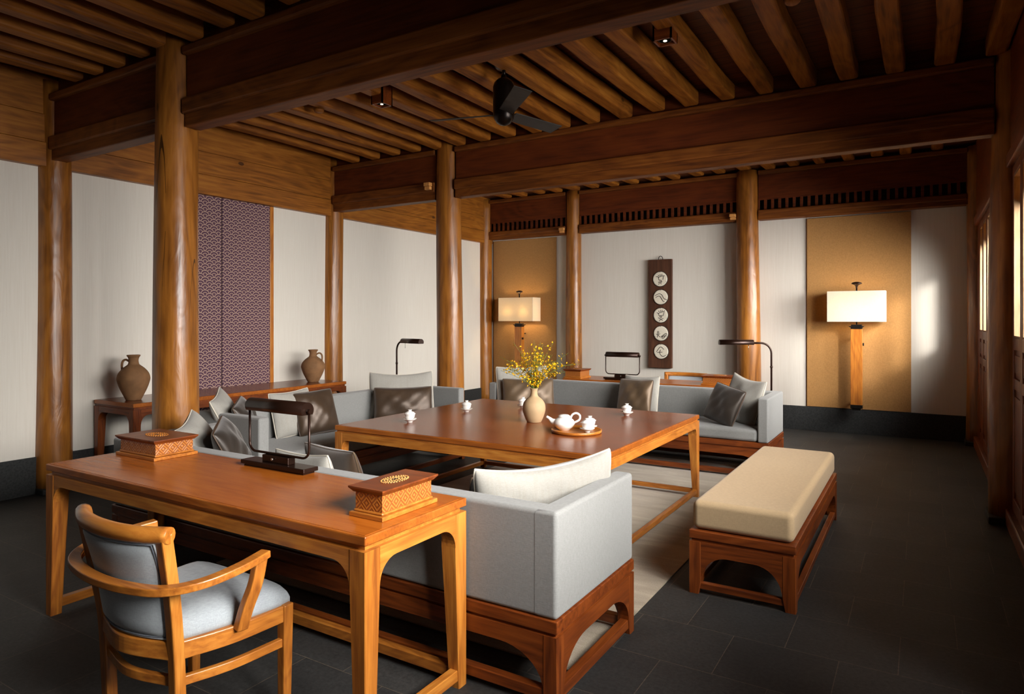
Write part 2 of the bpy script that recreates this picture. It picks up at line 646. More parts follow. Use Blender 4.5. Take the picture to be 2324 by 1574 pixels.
def thing(name, loc, label, cat, group=None, rz=0.0):
    o = D.objects.new(name, None)
    o.empty_display_size = 0.1
    COL.objects.link(o)
    o.location = loc
    o.rotation_euler = (0, 0, rz)
    return tag(o, label, cat, group)


def struct(o):
    o['kind'] = 'structure'
    return o


def kids(o):
    return [x for x in D.objects if x.parent == o]


def copy_tree(o, loc, label, rz=None, group=None):
    c = o.copy()
    COL.objects.link(c)
    c.location = loc
    if rz is not None:
        c.rotation_euler = (0, 0, rz)
    c['label'] = label
    if group:
        c['group'] = group
    for ch in kids(o):
        d = ch.copy()
        COL.objects.link(d)
        d.parent = c
        for g in kids(ch):
            e = g.copy()
            COL.objects.link(e)
            e.parent = d
    return c


rng = random.Random(7)

# ================================================================== THE SETTING
XL, XR, YB, YN = -6.5, 0.55, 9.85, -3.2
ZC = 3.60
struct(MB().box(XL - .1, XR + .7, YN - .1, YB + .1, -0.08, 0.0).build('floor', M['slate']))
struct(MB().box(XL - .1, XR + .25, YN - .1, YB + .1, ZC, ZC + .08).build('ceiling', M['boards']))
struct(MB().box(XL - .1, XL, YN - .1, YB + .1, 0.0, ZC).build('wall_left', M['white_wall']))
struct(MB().box(XL, XR + .25, YB, YB + .1, 0.0, ZC).build('wall_back', M['white_wall']))
struct(MB().box(XL, XR + .25, YN - .1, YN, 0.0, ZC).build('wall_near', M['beamX']))
struct(MB().box(XL, XL + .022, YN, YB, 0.0, 0.318, 0.003).build('baseboard_left', M['base_stone']))
struct(MB().box(XL + .022, XR, YB - .022, YB, 0.0, 0.32, 0.003).build('baseboard_back', M['base_stone']))

# wood band above the white on the left wall: three stacked planks
tb = MB()
for (z0, z1, t) in ((2.815, 3.02, .075), (3.024, 3.26, .068), (3.264, ZC, .06)):
    tb.box(XL, XL + t, YN, YB, z0, z1, .004)
struct(tb.build('trim_1', M['band']))

struct(MB().box(XL + .01, XR, YB - .04, YB - .001, 2.90, ZC).build('trim_6', M['red_board']))
# right wall: sill, lintel, and door leaves with tall openings
struct(MB().box(XR + .0, XR + .10, YN, YB, 2.66, ZC).build('wall_right', M['darkY']))
struct(MB().box(XR - .03, XR + .12, YN, YB, 0.0, 0.12, .01).build('trim_2', M['darkY']))
struct(MB().box(XR - .025, XR + .11, YN, YB, 2.60, 2.70, .01).build('trim_3', M['darkY']))


def door_leaf(n, y0, y1, handle=False):
    s = .058
    x0, x1 = XR + .01, XR + .05
    m = MB()
    m.box(x0, x1, y0, y0 + s, .12, 2.60, .008)
    m.box(x0, x1, y1 - s, y1, .12, 2.60, .008)
    for (z0, z1) in ((.12, .22), (1.0, 1.08), (1.28, 1.37), (2.53, 2.60)):
        m.box(x0, x1, y0 + s - .002, y1 - s + .002, z0, z1, .006)
    d = struct(m.build('door_%d' % n, M['darkZ']))
    MB().box(x0 + .012, x1 - .012, y0 + s, y1 - s, .22, 1.0, .004).build('door_panel', M['darkZ'], d)
    MB().box(x0 + .012, x1 - .012, y0 + s, y1 - s, 1.08, 1.28, .004).build('waist_panel', M['darkY'], d)
    MB().box(x0 + .004, x0 + .014, y0 + s + .03, y1 - s - .03, 1.115, 1.245, .004).build('waist_moulding', M['darkY'], d)
    MB().box(x0 + .004, x0 + .014, y0 + s + .03, y1 - s - .03, .27, .95, .004).build('door_moulding', M['darkZ'], d)
    m = MB()
    g = .012
    m.box(x0 + .003, x1 + .008, y0 + s, y0 + s + g, 1.37, 2.53)
    m.box(x0 + .003, x1 + .008, y1 - s - g, y1 - s, 1.37, 2.53)
    m.box(x0 + .003, x1 + .008, y0 + s + g, y1 - s - g, 1.37, 1.37 + g)
    m.box(x0 + .003, x1 + .008, y0 + s + g, y1 - s - g, 2.53 - g, 2.53)
    m.build('sunlit_lining', M['sunlit_reveal'], d)  # added strip, coloured pale so the reveals look sunlit
    if handle:
        h = MB().box(x0 - .022, x0 - .002, y0 + .02, y0 + .05, 1.12, 1.32, .004)
        h.build('door_handle', M['steel'], d)
    return d


n = 1
for (ya, yb, cnt) in ((-3.2, -.52, 5), (-.28, 2.76, 6), (3.06, 6.03, 6), (6.33, 9.30, 6)):
    w = (yb - ya) / cnt
    for i in range(cnt):
        door_leaf(n, ya + i * w + .002, ya + (i + 1) * w - .002, handle=(cnt == 6 and i == 2 and ya > 6))
        n += 1

struct(MB().box(XR + .01, XR + .09, 9.30, 9.60, .12, 2.60, .004).build('trim_7', M['darkZ']))
# outside: pale fins added to show bright in the windows, and added sun blockers
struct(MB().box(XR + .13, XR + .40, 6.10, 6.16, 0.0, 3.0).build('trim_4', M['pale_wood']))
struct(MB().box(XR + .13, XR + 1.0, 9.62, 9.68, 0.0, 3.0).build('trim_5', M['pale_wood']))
struct(MB().box(XR + .13, XR + 1.40, 4.88, 4.92, 0.0, 3.0).build('trim_sun_fin', M['darkZ']))  # unseen fin added to shade the column and the windows beside it
struct(MB().box(4.0, 4.3, -16.0, -1.6, 0.0, 5.2).build('wall_sun_block', M['base_stone']))  # unseen wall added to keep the sun out of the near bays

# ================================================================== COLUMNS
def column(x, y, r, label, z1=3.56, base=True, half=None):
    t = thing('timber_column', (x, y, 0), label, 'column', 'round log columns')
    m = MB()
    n, rings = 26, 22
    vs, fs = [], []
    ph = rng.random() * 6
    for i in range(rings + 1):
        z = .05 + (z1 - .05) * i / rings
        f = i / rings
        rr = r * (1.06 - .14 * f)
        ox = .010 * math.sin(z * 1.3 + ph)
        oy = .010 * math.cos(z * 1.1 + ph * 2)
        for k in range(n):
            a = 2 * PI * k / n
            w = 1 + .018 * math.sin(3 * a + z * 1.1 + ph) + .012 * math.sin(5 * a - z * 1.9 + ph)
            vs.append((ox + rr * w * math.cos(a), oy + rr * w * math.sin(a), z))
    for i in range(rings):
        for k in range(n):
            k2 = (k + 1) % n
            fs.append((i * n + k, i * n + k2, (i + 1) * n + k2, (i + 1) * n + k))
    fs += [tuple(reversed(range(n))), tuple(rings * n + k for k in range(n))]
    m.add(vs, fs, True)
    m.build('shaft', M['column'], t)
    q = r * 1.12
    MB().box(-q, q, -q, q, 0, .05, .006).build('stone_plinth', M['base_stone'], t)
    return t


CX = -4.62
column(-6.50, 2.91, .135, 'round log column set in the white wall at the far left, beside the console end')
column(CX, 2.88, .150, 'large cracked log column in front of the purple panels, nearest the desk')
column(-6.50, 6.18, .130, 'log column on the left wall beside the handled jar and console end')
column(CX, 6.18, .150, 'log column behind the far end of the left sofa, in mid room')
column(-6.50, 9.70, .135, 'slim log column in the far corner left of the ochre panel')
column(-4.78, 9.72, .128, 'log column on the back wall between the left lamp and the plate board')
column(-2.07, 9.70, .155, 'log column on the back wall right of the plate board, behind the reading lamp')
column(.585, 6.18, .150, 'dark log column at the right wall beside the glowing window strips')
column(.600, 9.72, .145, 'dark log column in the far right corner beside the white wall')

# ================================================================== BEAMS
def beam(x0, x1, y, label, vent=False, ends=(True, True), top=3.44):
    t = thing('ceiling_beam', ((x0 + x1) / 2, y, 2.87), label, 'beam', 'stacked ceiling beams')
    L = (x1 - x0) / 2
    if not vent:
        m = MB()
        m.box(-L, L, -.062, .062, 0.0, .10, .006)
        m.build('lower_tie', M['beamX'], t)
        MB().box(-L, L, -.088, .088, .088, .20, .012, 2).build('tie_beam', M['beamX'], t)
        MB().box(-L, L, -.045, .045, .20, .51, .003).build('infill_board', M['red_board'], t)
        MB().box(-L, L, -.085, .085, .51, .57, .012).build('cap_rail', M['beamX'], t)
        MB().box(-L, L, -.018, .018, .565, ZC - 2.87).build('rafter_infill', M['red_board'], t)
    else:
        MB().box(-L, L, -.075, .075, 0.0, .06, .006).build('lower_tie', M['beamX'], t)
        MB().box(-L, L, -.085, .085, .055, .135, .018, 3).build('tie_beam', M['beamX'], t)
        m = MB()
        nsl = max(4, int(2 * L / .092))
        for i in range(nsl + 1):
            xx = -L + 2 * L * i / nsl
            m.box(max(-L, xx - .017), min(L, xx + .017), -.045, -.005, .135, .275, .002)
        m.box(-L, L, -.045, .0, .275, .295)
        m.build('vent_slats', M['red_board'], t)
        MB().box(-L, L, .03, .05, .135, .295).build('vent_back', M['black_iron'], t)
        MB().box(-L, L, -.045, .05, .295, .62, .003).build('infill_board', M['red_board'], t)
        MB().box(-L, L, -.085, .085, .62, .68, .012).build('cap_rail', M['beamX'], t)
    return t


def tenon(x, y, z, label):
    t = thing('beam_tenon', (x, y, z), label, 'beam end', 'tenon blocks')
    MB().box(-.02, .06, -.028, .028, .040, .080, .003).build('upper_block', M['pale_wood'], t)
    MB().box(-.012, .06, -.022, .022, 0, .036, .003).build('lower_block', M['pale_wood'], t)


beam(XL + .10, CX - .14, 2.91, 'short stacked beam from the left wall column to the big cracked column')
beam(CX + .14, .50, 2.91, 'long massive beam crossing the top of the picture in front of the fan')
beam(XL + .10, CX - .14, 6.15, 'short stacked beam left of the middle column, above the left sofa')
beam(CX + .14, .46, 6.15, 'long stacked beam behind the fan running to the right wall')
beam(XL + .12, -4.90, 9.72, 'vented beam over the left ochre panel and lamp', vent=True)
beam(-4.66, -2.20, 9.72, 'vented beam over the hanging board of plates', vent=True)
beam(-1.93, .47, 9.72, 'vented beam over the right ochre panel and lamp', vent=True)
tenon(CX - .19, 5.99, 2.97, 'pale tenon blocks beside the middle column head')
tenon(-4.95, 9.58, 2.885, 'pale tenon blocks left of the column between lamp and plate board')
tenon(-2.27, 9.57, 2.885, 'pale tenon blocks left of the column behind the reading lamp')

# ================================================================== RAFTERS
def rafter(x, y0, y1, za, zb, label, group):
    t = D.objects.new('roof_rafter', None)
    m = MB()
    w = .062 + rng.random() * .010
    h = .14
    bm = bmesh.new()
    bmesh.ops.create_cube(bm, size=1.0)
    L = y1 - y0
    for v in bm.verts:
        v.co = Vector((v.co.x * 2 * w, v.co.y * L, v.co.z * h + h / 2))
    bmesh.ops.bevel(bm, geom=list(bm.edges), offset=.022, segments=3, profile=0.5, affect='EDGES')
    es = [e for e in bm.edges if abs(e.verts[0].co.y - e.verts[1].co.y) > L * .5]
    bmesh.ops.subdivide_edges(bm, edges=es, cuts=9)
    p1, p2 = rng.random() * 6, rng.random() * 6
    for v in bm.verts:
        v.co.x += .010 * math.sin(v.co.y * 2.0 + p1) + .004 * math.sin(v.co.y * 6 + p2)
        v.co.z += (.008 * math.sin(v.co.y * 1.7 + p2) if v.co.z < h / 2 else 0) + (zb - za) * (v.co.y / L)
    m.from_bm(bm, False)
    o = m.build('roof_rafter', M['rafterY'])
    D.objects.remove(t)
    o.location = (x, (y0 + y1) / 2, (za + zb) / 2)
    tag(o, label, 'rafter', group)


SP = .3235
k0 = 0
xs = [-6.0 + SP * i for i in range(21)]
for x in xs:
    if x < XR - .05:
        rafter(x, 2.99, 6.10, 3.445, 3.445, 'round-edged timber rafter in the ceiling bay with the fan', 'rafters over the fan')
for x in xs:
    if x < XR - .05:
        rafter(x + .09, -.35, 2.84, 3.445, 3.445, 'dark timber rafter in the nearest ceiling bay, above the big front beam', 'rafters of the near bay')
for x in xs:
    if x < XR - .12:
        rafter(x + .02, 6.22, 9.66, 3.445, 3.455 + .10, 'timber rafter end showing beneath the far beam, near the back wall', 'rafters of the far bay')

# ceiling fan
t = thing('ceiling_fan', (-2.80, 4.45, 3.02), 'dark bronze three-blade ceiling fan hanging between two beams', 'fan')
MB().lathe([(.0, .0), (.03, .004), (.058, .022), (.078, .055), (.085, .09), (.085, .30), (.075, .335), (.05, .36), (.022, .375), (.02, .395)], 28).build('motor_housing', M['fan_metal'], t)
MB().tube([(0, 0, .39), (0, 0, .45)], .014, 12).build('down_rod', M['fan_metal'], t)
MB().lathe([(.02, .44), (.06, .445), (.075, .47), (.075, .56), (.07, .58)], 24).build('ceiling_canopy', M['fan_metal'], t)
for ang in (R(75), R(75 + 120), R(75 - 120)):
    b = MB()
    n1 = 8
    vs, fs = [], []
    for i in range(n1 + 1):
        f = i / n1
        rr = .085 + f * .52
        wv = .055 + .012 * f
        tw = R(-16 + 3 * f)
        for s_, dz in ((-1, 0), (1, 0), (1, .006), (-1, .006)):
            vs.append((rr, s_ * wv * math.cos(tw), s_ * wv * math.sin(tw) + dz + .085))
    for i in range(n1):
        o, q = i * 4, i * 4 + 4
        for kk in range(4):
            fs.append((o + kk, o + (kk + 1) % 4, q + (kk + 1) % 4, q + kk))
    fs += [(3, 2, 1, 0), tuple(n1 * 4 + kk for kk in range(4))]
    b.add(vs, fs)
    b.xf(Matrix.Rotation(ang, 4, 'Z'))
    b.build('blade', M['fan_blade'], t)

# downlights in wooden boxes, detectors
def downlight(x, y, label):
    t = thing('ceiling_downlight', (x, y, 3.37), label, 'light', 'boxed downlights')
    s = .065
    m = MB()
    for (a, b, c, d) in ((-s, s, -s, -s + .012), (-s, s, s - .012, s), (-s, -s + .012, -s, s), (s - .012, s, -s, s)):
        m.box(a, b, c, d, 0, .225)
    m.build('housing', M['darkX'], t)
    MB().box(-s + .012, s - .012, -s + .012, s - .012, .02, .03).build('face_plate', M['darkY'], t)
    MB().lathe([(.040, .012), (.044, .012), (.044, .022), (.040, .022)], 24).build('lens_ring', M['black_lens'], t)
    MB().lathe([(.001, .012), (.038, .012), (.038, .021), (.001, .021)], 20).build('black_reflector', M['black_lens'], t)
    MB().lathe([(.001, .006), (.013, .008), (.013, .013), (.001, .013)], 14).build('lamp', M['led'], t)
    ld = D.lights.new('downlight_beam', 'SPOT')
    ld.energy = 14
    ld.color = (1, .82, .58)
    ld.spot_size = R(60)
    ld.spot_blend = .6
    ld.shadow_soft_size = .02
    lo = D.objects.new('downlight_beam', ld)
    COL.objects.link(lo)
    lo.parent = t
    lo.location = (0, 0, -.012)


downlight(-1.48, 4.40, 'boxed downlight between rafters right of the fan')
downlight(-4.03, 4.40, 'boxed downlight between rafters left of the fan')
for (x, y, lb) in ((-.67, 4.36, 'round white detector disc on a rafter at the upper right'), (-4.77, 4.36, 'small round detector disc on a rafter left of the fan')):
    o = MB().lathe([(.001, 0), (.035, .002), (.045, .012), (.048, .03)], 24).build('smoke_detector', M['rafterY'])
    o.location = (x, y, 3.415)
    tag(o, lb, 'detector')

# ================================================================== WALL PANELS
def fpanel(name, x0, x1, y0, y1, z0, z1, mat, label):
    o = MB().box(x0, x1, y0, y1, z0, z1, .003).build(name, mat)
    return tag(o, label, 'wall panel')


fpanel('fabric_wall_panel', -6.39, -5.16, YB - .03, YB - .0005, .325, 2.86, M['ochre'], 'ochre cloth wall panel behind the left wall lamp and the flowers')
fpanel('fabric_wall_panel', -1.327, -.114, YB - .03, YB - .0005, .325, 2.86, M['ochre'], 'ochre cloth wall panel behind the right wall lamp, with sun patch')
t = fpanel('patterned_wall_panel', XL + .0005, XL + .03, 3.92, 4.54, .335, 2.812, M['scallop'], 'purple scallop-patterned panel, narrow visible part right beside the big column')
t = fpanel('patterned_wall_panel', XL + .0005, XL + .03, 4.552, 5.17, .335, 2.812, M['scallop'], 'purple scallop-patterned panel, the wider one left of the handled jar')
MB().box(XL + .0005, XL + .036, 5.172, 5.222, .335, 2.812, .004).build('edge_strip', M['furnZ'], t)

# ================================================================== FURNITURE FRAMES
def arch_profile(x0, x1, ztop, zb, rx, rz, n=9):
    pts = [(x0, ztop), (x0, zb - rz)]
    for i in range(n + 1):
        a = PI / 2 * i / n
        pts.append((x0 + rx * (1 - math.cos(a)), zb - rz * (1 - math.sin(a))))
    for i in range(n, -1, -1):
        a = PI / 2 * i / n
        pts.append((x1 - rx * (1 - math.cos(a)), zb - rz * (1 - math.sin(a))))
    pts += [(x1, zb - rz), (x1, ztop)]
    out = []
    for p in pts:
        if not out or (abs(p[0] - out[-1][0]) + abs(p[1] - out[-1][1])) > 1e-5:
            out.append(p)
    return out


def frame(t, x0, x1, y0, y1, ztop, slab, waist, zb, rx, rz, lt, lb, rails, rail_z, rail_w, wood_key, top_mat, slab_name='tabletop', inset=.012, bev=.004):
    """four-legged frame with arched aprons, in the local space of t"""
    zs = ztop - slab
    za = zs - waist
    if slab_name == 'tabletop':
        MB().box(x0, x1, y0, y1, zs, ztop - .0012, bev).build(slab_name, M['slabX'], t)
        q_ = .012
        MB().box(x0 + q_, x1 - q_, y0 + q_, y1 - q_, ztop - .004, ztop).build('top_panel', top_mat, t)
    else:
        MB().box(x0, x1, y0, y1, zs, ztop, bev).build(slab_name, top_mat, t)
    if waist > 0:
        MB().box(x0 + inset, x1 - inset, y0 + inset, y1 - inset, za - .004, zs + .002).build('waist', M[wood_key + 'X'], t)
    th = lt * .85
    e = .0015
    pf = arch_profile(x0 + lt, x1 - lt, za, zb, rx, rz)
    MB().prism(pf, 'Y', y0 + e, y0 + th).build('apron', M[wood_key + 'X'], t)
    MB().prism(pf, 'Y', y1 - th, y1 - e).build('apron', M[wood_key + 'X'], t)
    ps = arch_profile(y0 + lt, y1 - lt, za, zb, min(rx, (y1 - y0 - 2 * lt) / 2 - .01), rz)
    MB().prism(ps, 'X', x0 + e, x0 + th).build('apron', M[wood_key + 'Y'], t)
    MB().prism(ps, 'X', x1 - th, x1 - e).build('apron', M[wood_key + 'Y'], t)
    for (cx, sx) in ((x0, 1), (x1, -1)):
        for (cy, sy) in ((y0, 1), (y1, -1)):
            zm = zb - rz
            vs = []
            for (z, w) in ((0, lb), (zm, lt), (za, lt)):
                vs += [(cx, cy, z), (cx + sx * w, cy, z), (cx + sx * w, cy + sy * w, z), (cx, cy + sy * w, z)]
            fs = [(0, 3, 2, 1), (8, 9, 10, 11)]
            for i in (0, 4):
                for kk in range(4):
                    k2 = (kk + 1) % 4
                    fs.append((i + kk, i + k2, i + 4 + k2, i + 4 + kk))
            bm = bmesh.new()
            bv = [bm.verts.new(v) for v in vs]
            for f in fs:
                bm.faces.new([bv[i] for i in f])
            bmesh.ops.recalc_face_normals(bm, faces=bm.faces)
            bmesh.ops.bevel(bm, geom=[e2 for e2 in bm.edges if abs(e2.verts[0].co.z - e2.verts[1].co.z) > .01], offset=.003, segments=1, affect='EDGES')
            MB().from_bm(bm).build('leg', M[wood_key + 'Z'], t)
    r0, r1 = rail_z
    q = lb * .96
    g = .006
    for s in rails:
        if s == 'front':
            MB().box(x0 + q, x1 - q, y0 + g, y0 + g + rail_w, r0, r1, .003).build('rail', M[wood_key + 'X'], t)
        if s == 'rear':
            MB().box(x0 + q, x1 - q, y1 - g - rail_w, y1 - g, r0, r1, .003).build('rail', M[wood_key + 'X'], t)
        if s == 'left':
            MB().box(x0 + g, x0 + g + rail_w, y0 + q, y1 - q, r0, r1, .003).build('rail', M[wood_key + 'Y'], t)
        if s == 'right':
            MB().box(x1 - g - rail_w, x1 - g, y0 + q, y1 - q, r0, r1, .003).build('rail', M[wood_key + 'Y'], t)


ALL4 = ('front', 'rear', 'left', 'right')
# rug first
RUGZ = .008
o = MB().box(-3.70, -1.24, 2.56, 7.02, 0.0, RUGZ, .003).build('area_rug', M['rug'])
tag(o, 'mottled taupe wool rug under the big square table', 'rug')

# desk (near)
t = thing('writing_desk', (-2.70, 1.96, 0), 'long orange-brown writing desk in the foreground with two carved boxes', 'desk', 'writing desks behind the sofas')
frame(t, -1.10, 1.10, -.295, .295, .766, .034, .020, .664, .085, .085, .075, .052, ('rear', 'left', 'right'), (.03, .075), .038, 'furn', M['desktop'], inset=.020)
desk_root = t
# desk (far, behind the back sofa): rails mirrored by turning it round
copy_tree(t, (-2.70, 7.70, 0), 'far writing desk behind the back sofa, only its red-brown top strip showing', rz=PI)

# console against the left wall
t = thing('console_table', (-6.125, 4.50, 0), 'long low console along the left wall carrying two clay jars', 'console table')
frame(t, -.34, .30, -1.27, 1.25, .766, .036, .020, .66, .075, .08, .07, .05, ('left', 'rear', 'front'), (.03, .075), .036, 'dark', M['tabletop'])

# big square table
t = thing('square_tea_table', (-2.70, 4.635, RUGZ), 'large square red-brown tea table set with cups and flowers in the middle', 'table')
frame(t, -1.10, 1.10, -1.005, 1.005, .697 - RUGZ, .036, .014, .590 - RUGZ, .05, .06, .075, .045, ALL4, (.03, .065), .034, 'furn', M['tabletop'])
table_root = t
TZ = .697

# bench
t = thing('upholstered_bench', (-.819, 4.61, 0), 'dark wooden bench with a beige cushion at the right of the rug', 'bench')
frame(t, -.274, .274, -.96, .96, .345, .045, .016, .215, .14, .15, .065, .052, ALL4, (.028, .062), .034, 'dark', M['darkX'], 'seat_frame')
m = MB().box(-.262, .262, -.945, .945, .346, .505, .035, 4)
m.build('seat_cushion', M['beige'], t, soft=True)


# ================================================================== SOFAS
def sofa(loc, rz, L, label, Dp=.80):
    """back along local -Y side, open to +Y; local x centred"""
    t = thing('daybed_sofa', (loc[0], loc[1], 0), label, 'sofa', 'grey linen sofas round the table', rz)
    h = L / 2
    y0, y1 = -Dp / 2, Dp / 2
    frame(t, -h, h, y0, y1, .345, .050, .012, .215, .20, .15, .062, .050, ALL4, (.028, .072), .04, 'dark', M['darkX'], 'seat_frame')
    bt, at = .115, .10
    zt = .762
    MB().box(-h + at - .03, h - at + .03, y0 + .0048, y0 + bt, .346, zt - .0008, .018, 3,
             keep=lambda c, d: abs(d.x) > .5).build('backrest', M['linen'], t, soft=True)
    for s in (-1, 1):
        xa, xb = sorted((s * (h - .004), s * (h - at)))
        MB().box(xa, xb, y0 + .004, y1 - .004, .345, zt, .018, 3,
                 keep=lambda c, d, s=s: not (abs(d.z) > .1 and c.y < 0 and c.x * s < h - .05)).build('arm', M['linen'], t, soft=True)
    MB().box(-h + at + .004, h - at - .004, y0 + bt + .002, y1 - .012, .346, .462, .034, 4).build('seat_cushion', M['linen'], t, soft=True)
    return t


SEAT = .462
sofa((-2.752, 2.662), 0.0, 3.136, 'grey linen sofa in the foreground, seen from behind beside the desk')
sofa((-2.765, 6.925), PI, 3.11, 'grey linen sofa facing the camera in front of the back wall')
sofa((-4.60, 4.575), -PI / 2, 2.63, 'grey linen sofa along the left side, backing on the console')


# ================================================================== PILLOWS
def pillow(loc, w, h, th, yaw, lean, roll, mat, pipe, label, sag=0.0, cat='pillow', group='scatter pillows'):
    n = 22
    vs, fs = [], []
    ph = rng.random() * 6
    def P(u, v, sgn):
        x = w / 2 * u * (1 - .030 * (1 - v * v)) * (1 - .035 * abs(u * v) ** 6)
        z = h / 2 * v * (1 - .035 * (1 - u * u)) * (1 - .035 * abs(u * v) ** 6) - sag * (1 - u * u) * (v + 1) / 2
        e = max(0.0, (1 - u * u) * (1 - v * v))
        y = sgn * th * .62 * (e ** .40)
        y += e * .012 * math.sin(5 * u + 3 * v + ph) + .006 * e * math.sin(11 * u - 7 * v + ph)
        return (x, y, z)
    idx = {}
    for sgn in (-1, 1):
        for i in range(n + 1):
            for j in range(n + 1):
                edge = i in (0, n) or j in (0, n)
                if edge and sgn == 1:
                    idx[(sgn, i, j)] = idx[(-1, i, j)]
                    continue
                u = math.sin(PI / 2 * (2 * i / n - 1))
                v = math.sin(PI / 2 * (2 * j / n - 1))
                idx[(sgn, i, j)] = len(vs)
                vs.append(P(u, v, sgn))
    for sgn in (-1, 1):
        for i in range(n):
            for j in range(n):
                q = [idx[(sgn, i, j)], idx[(sgn, i + 1, j)], idx[(sgn, i + 1, j + 1)], idx[(sgn, i, j + 1)]]
                fs.append(tuple(q if sgn == -1 else q[::-1]))
    o = MB().add(vs, fs, True).build('scatter_pillow', mat)
    ring = []
    for i in range(n):
        ring.append(P(math.sin(PI / 2 * (2 * i / n - 1)), -1, 0))
    for j in range(n):
        ring.append(P(1, math.sin(PI / 2 * (2 * j / n - 1)), 0))
    for i in range(n, 0, -1):
        ring.append(P(math.sin(PI / 2 * (2 * i / n - 1)), 1, 0))
    for j in range(n, 0, -1):
        ring.append(P(-1, math.sin(PI / 2 * (2 * j / n - 1)), 0))
    MB().tube(ring, .0052, 6, closed=True).build('piping', pipe, o)
    m = Matrix.Translation(loc) @ Matrix.Rotation(R(yaw), 4, 'Z') @ Matrix.Rotation(R(-lean), 4, 'X') @ Matrix.Rotation(R(roll), 4, 'Y')
    o.matrix_world = m
    tag(o, label, cat, group)
    return o


CR, CP, BS_, SP_ = M['cream'], M['cream_pipe'], M['brown_silk'], M['silk_pipe']
# left sofa
pillow((-4.70, 5.44, .705), .68, .50, .13, 47, 14, 0, CR, CP, 'large striped cream pillow in the far corner of the left sofa', .035)
pillow((-4.565, 5.31, .632), .60, .345, .12, 47, 14, 0, BS_, SP_, 'wide brown satin pillow in front of the cream one, far corner of the left sofa', .01)
pillow((-4.80, 4.08, .665), .40, .41, .11, 80, 14, -4, CR, CP, 'white pillow leaning on the left sofa back below the handled jar', .015)
pillow((-4.70, 4.26, .655), .40, .40, .12, 75, 18, -4, BS_, SP_, 'brown satin pillow standing before the white one midway along the left sofa', .0)
pillow((-4.82, 3.44, .695), .42, .46, .12, 130, 24, -12, CR, CP, 'white pillow in the near corner of the left sofa, right of the big column', .02)
pillow((-4.68, 3.52, .665), .38, .38, .12, 130, 24, -10, M['dark_silk'], SP_, 'dark brown pillow peeking over the near arm of the left sofa')
# near sofa
pillow((-4.00, 2.65, .665), .46, .44, .15, 126, 28, -12, CR, CP, 'white pillow in the left corner of the foreground sofa, behind the carved box', .03)
pillow((-3.78, 2.73, .655), .40, .40, .13, 133, 25, -10, M['dark_silk'], SP_, 'dark brown satin pillow in the left corner of the foreground sofa')
pillow((-2.84, 2.52, .615), .46, .36, .12, 176, 14, 2, CR, CP, 'cream pillow top showing over the foreground sofa back, right of the desk lamp', .015)
pillow((-2.78, 2.67, .628), .46, .36, .12, 172, 18, 0, BS_, M['tan_silk'], 'bronze satin pillow behind the desk lamp, in front of the cream pillow', .01)
pillow((-1.495, 2.73, .665), .66, .43, .14, 226, 16, 6, CR, CP, 'big striped cream pillow rising over the right corner of the foreground sofa', .05)
pillow((-1.74, 2.90, .600), .52, .28, .11, 228, 22, 0, M['dark_silk'], SP_, 'dark brown lumbar pillow mostly hidden behind the big striped cream pillow')
# back sofa
pillow((-4.00, 6.78, .705), .64, .50, .13, 48, 14, 0, CR, CP, 'large cream pillow behind the flowers at the left end of the back sofa', .02)
pillow((-3.86, 6.67, .640), .60, .37, .12, 40, 15, 0, M['tan_silk'], SP_, 'tan satin pillow behind the flower vase at the left end of the back sofa', .01)
pillow((-2.67, 7.11, .668), .42, .42, .11, -4, 12, 0, CR, CP, 'white pillow in the middle of the back sofa', .015)
pillow((-2.69, 6.98, .650), .40, .39, .12, -4, 16, 0, M['tan_silk'], SP_, 'tan satin pillow in front of the white one, middle of the back sofa')
pillow((-1.535, 6.99, .690), .46, .48, .13, -33, 14, 8, CR, CP, 'cream pillow in the right corner of the back sofa', .03)
pillow((-1.67, 6.76, .655), .38, .38, .13, -25, 20, 12, M['dark_silk'], SP_, 'dark brown satin pillow leaning at the right end of the back sofa')


# ================================================================== CHAIRS
def bez(pts, n=10):
    """Catmull-Rom through pts"""
    P = [Vector(p) for p in pts]
    P = [P[0] * 2 - P[1]] + P + [P[-1] * 2 - P[-2]]
    out = []
    for i in range(1, len(P) - 2):
        for kk in range(n):
            u = kk / n
            a, b, c, d = P[i - 1], P[i], P[i + 1], P[i + 2]
            out.append(.5 * ((2 * b) + (c - a) * u + (2 * a - 5 * b + 4 * c - d) * u * u + (3 * b - a - 3 * c + d) * u ** 3))
    out.append(P[-2])
    return out


t = thing('desk_armchair', (-2.36, 1.53, 0), 'armchair with grey linen back and seat drawn up to the foreground desk', 'chair', 'wooden armchairs at the desks')
for s in (-1, 1):
    MB().sweep(bez([(s * .213, -.185, 0), (s * .218, -.195, .30), (s * .222, -.205, .44), (s * .238, -.228, .60), (s * .250, -.262, .800)], 6), .044, [.040] * 25, side=(1, 0, 0)).build('rear_leg_upright', M['furnZ'], t)
    MB().sweep([(s * .285, .195, 0), (s * .288, .197, .418)], [.036, .044], [.036, .044], side=(1, 0, 0)).build('front_leg', M['furnZ'], t)
    MB().sweep(bez([(s * .222, -.19, .385), (s * .272, -.02, .385), (s * .288, .18, .385)], 6), .030, .062).build('side_rail', M['furnY'], t)
    MB().sweep(bez([(s * .218, -.18, .275), (s * .268, -.02, .275), (s * .286, .18, .275)], 6), .022, .032).build('side_stretcher', M['furnY'], t)
    MB().sweep(bez([(s * .338, .045, .645), (s * .336, .025, .56), (s * .316, .005, .48), (s * .294, -.005, .40)], 6), .030, .046, side=(1, 0, 0)).build('arm_post', M['furnZ'], t)
MB().sweep([(-.27, .20, .385), (.27, .20, .385)], .030, .062).build('front_rail', M['furnX'], t)
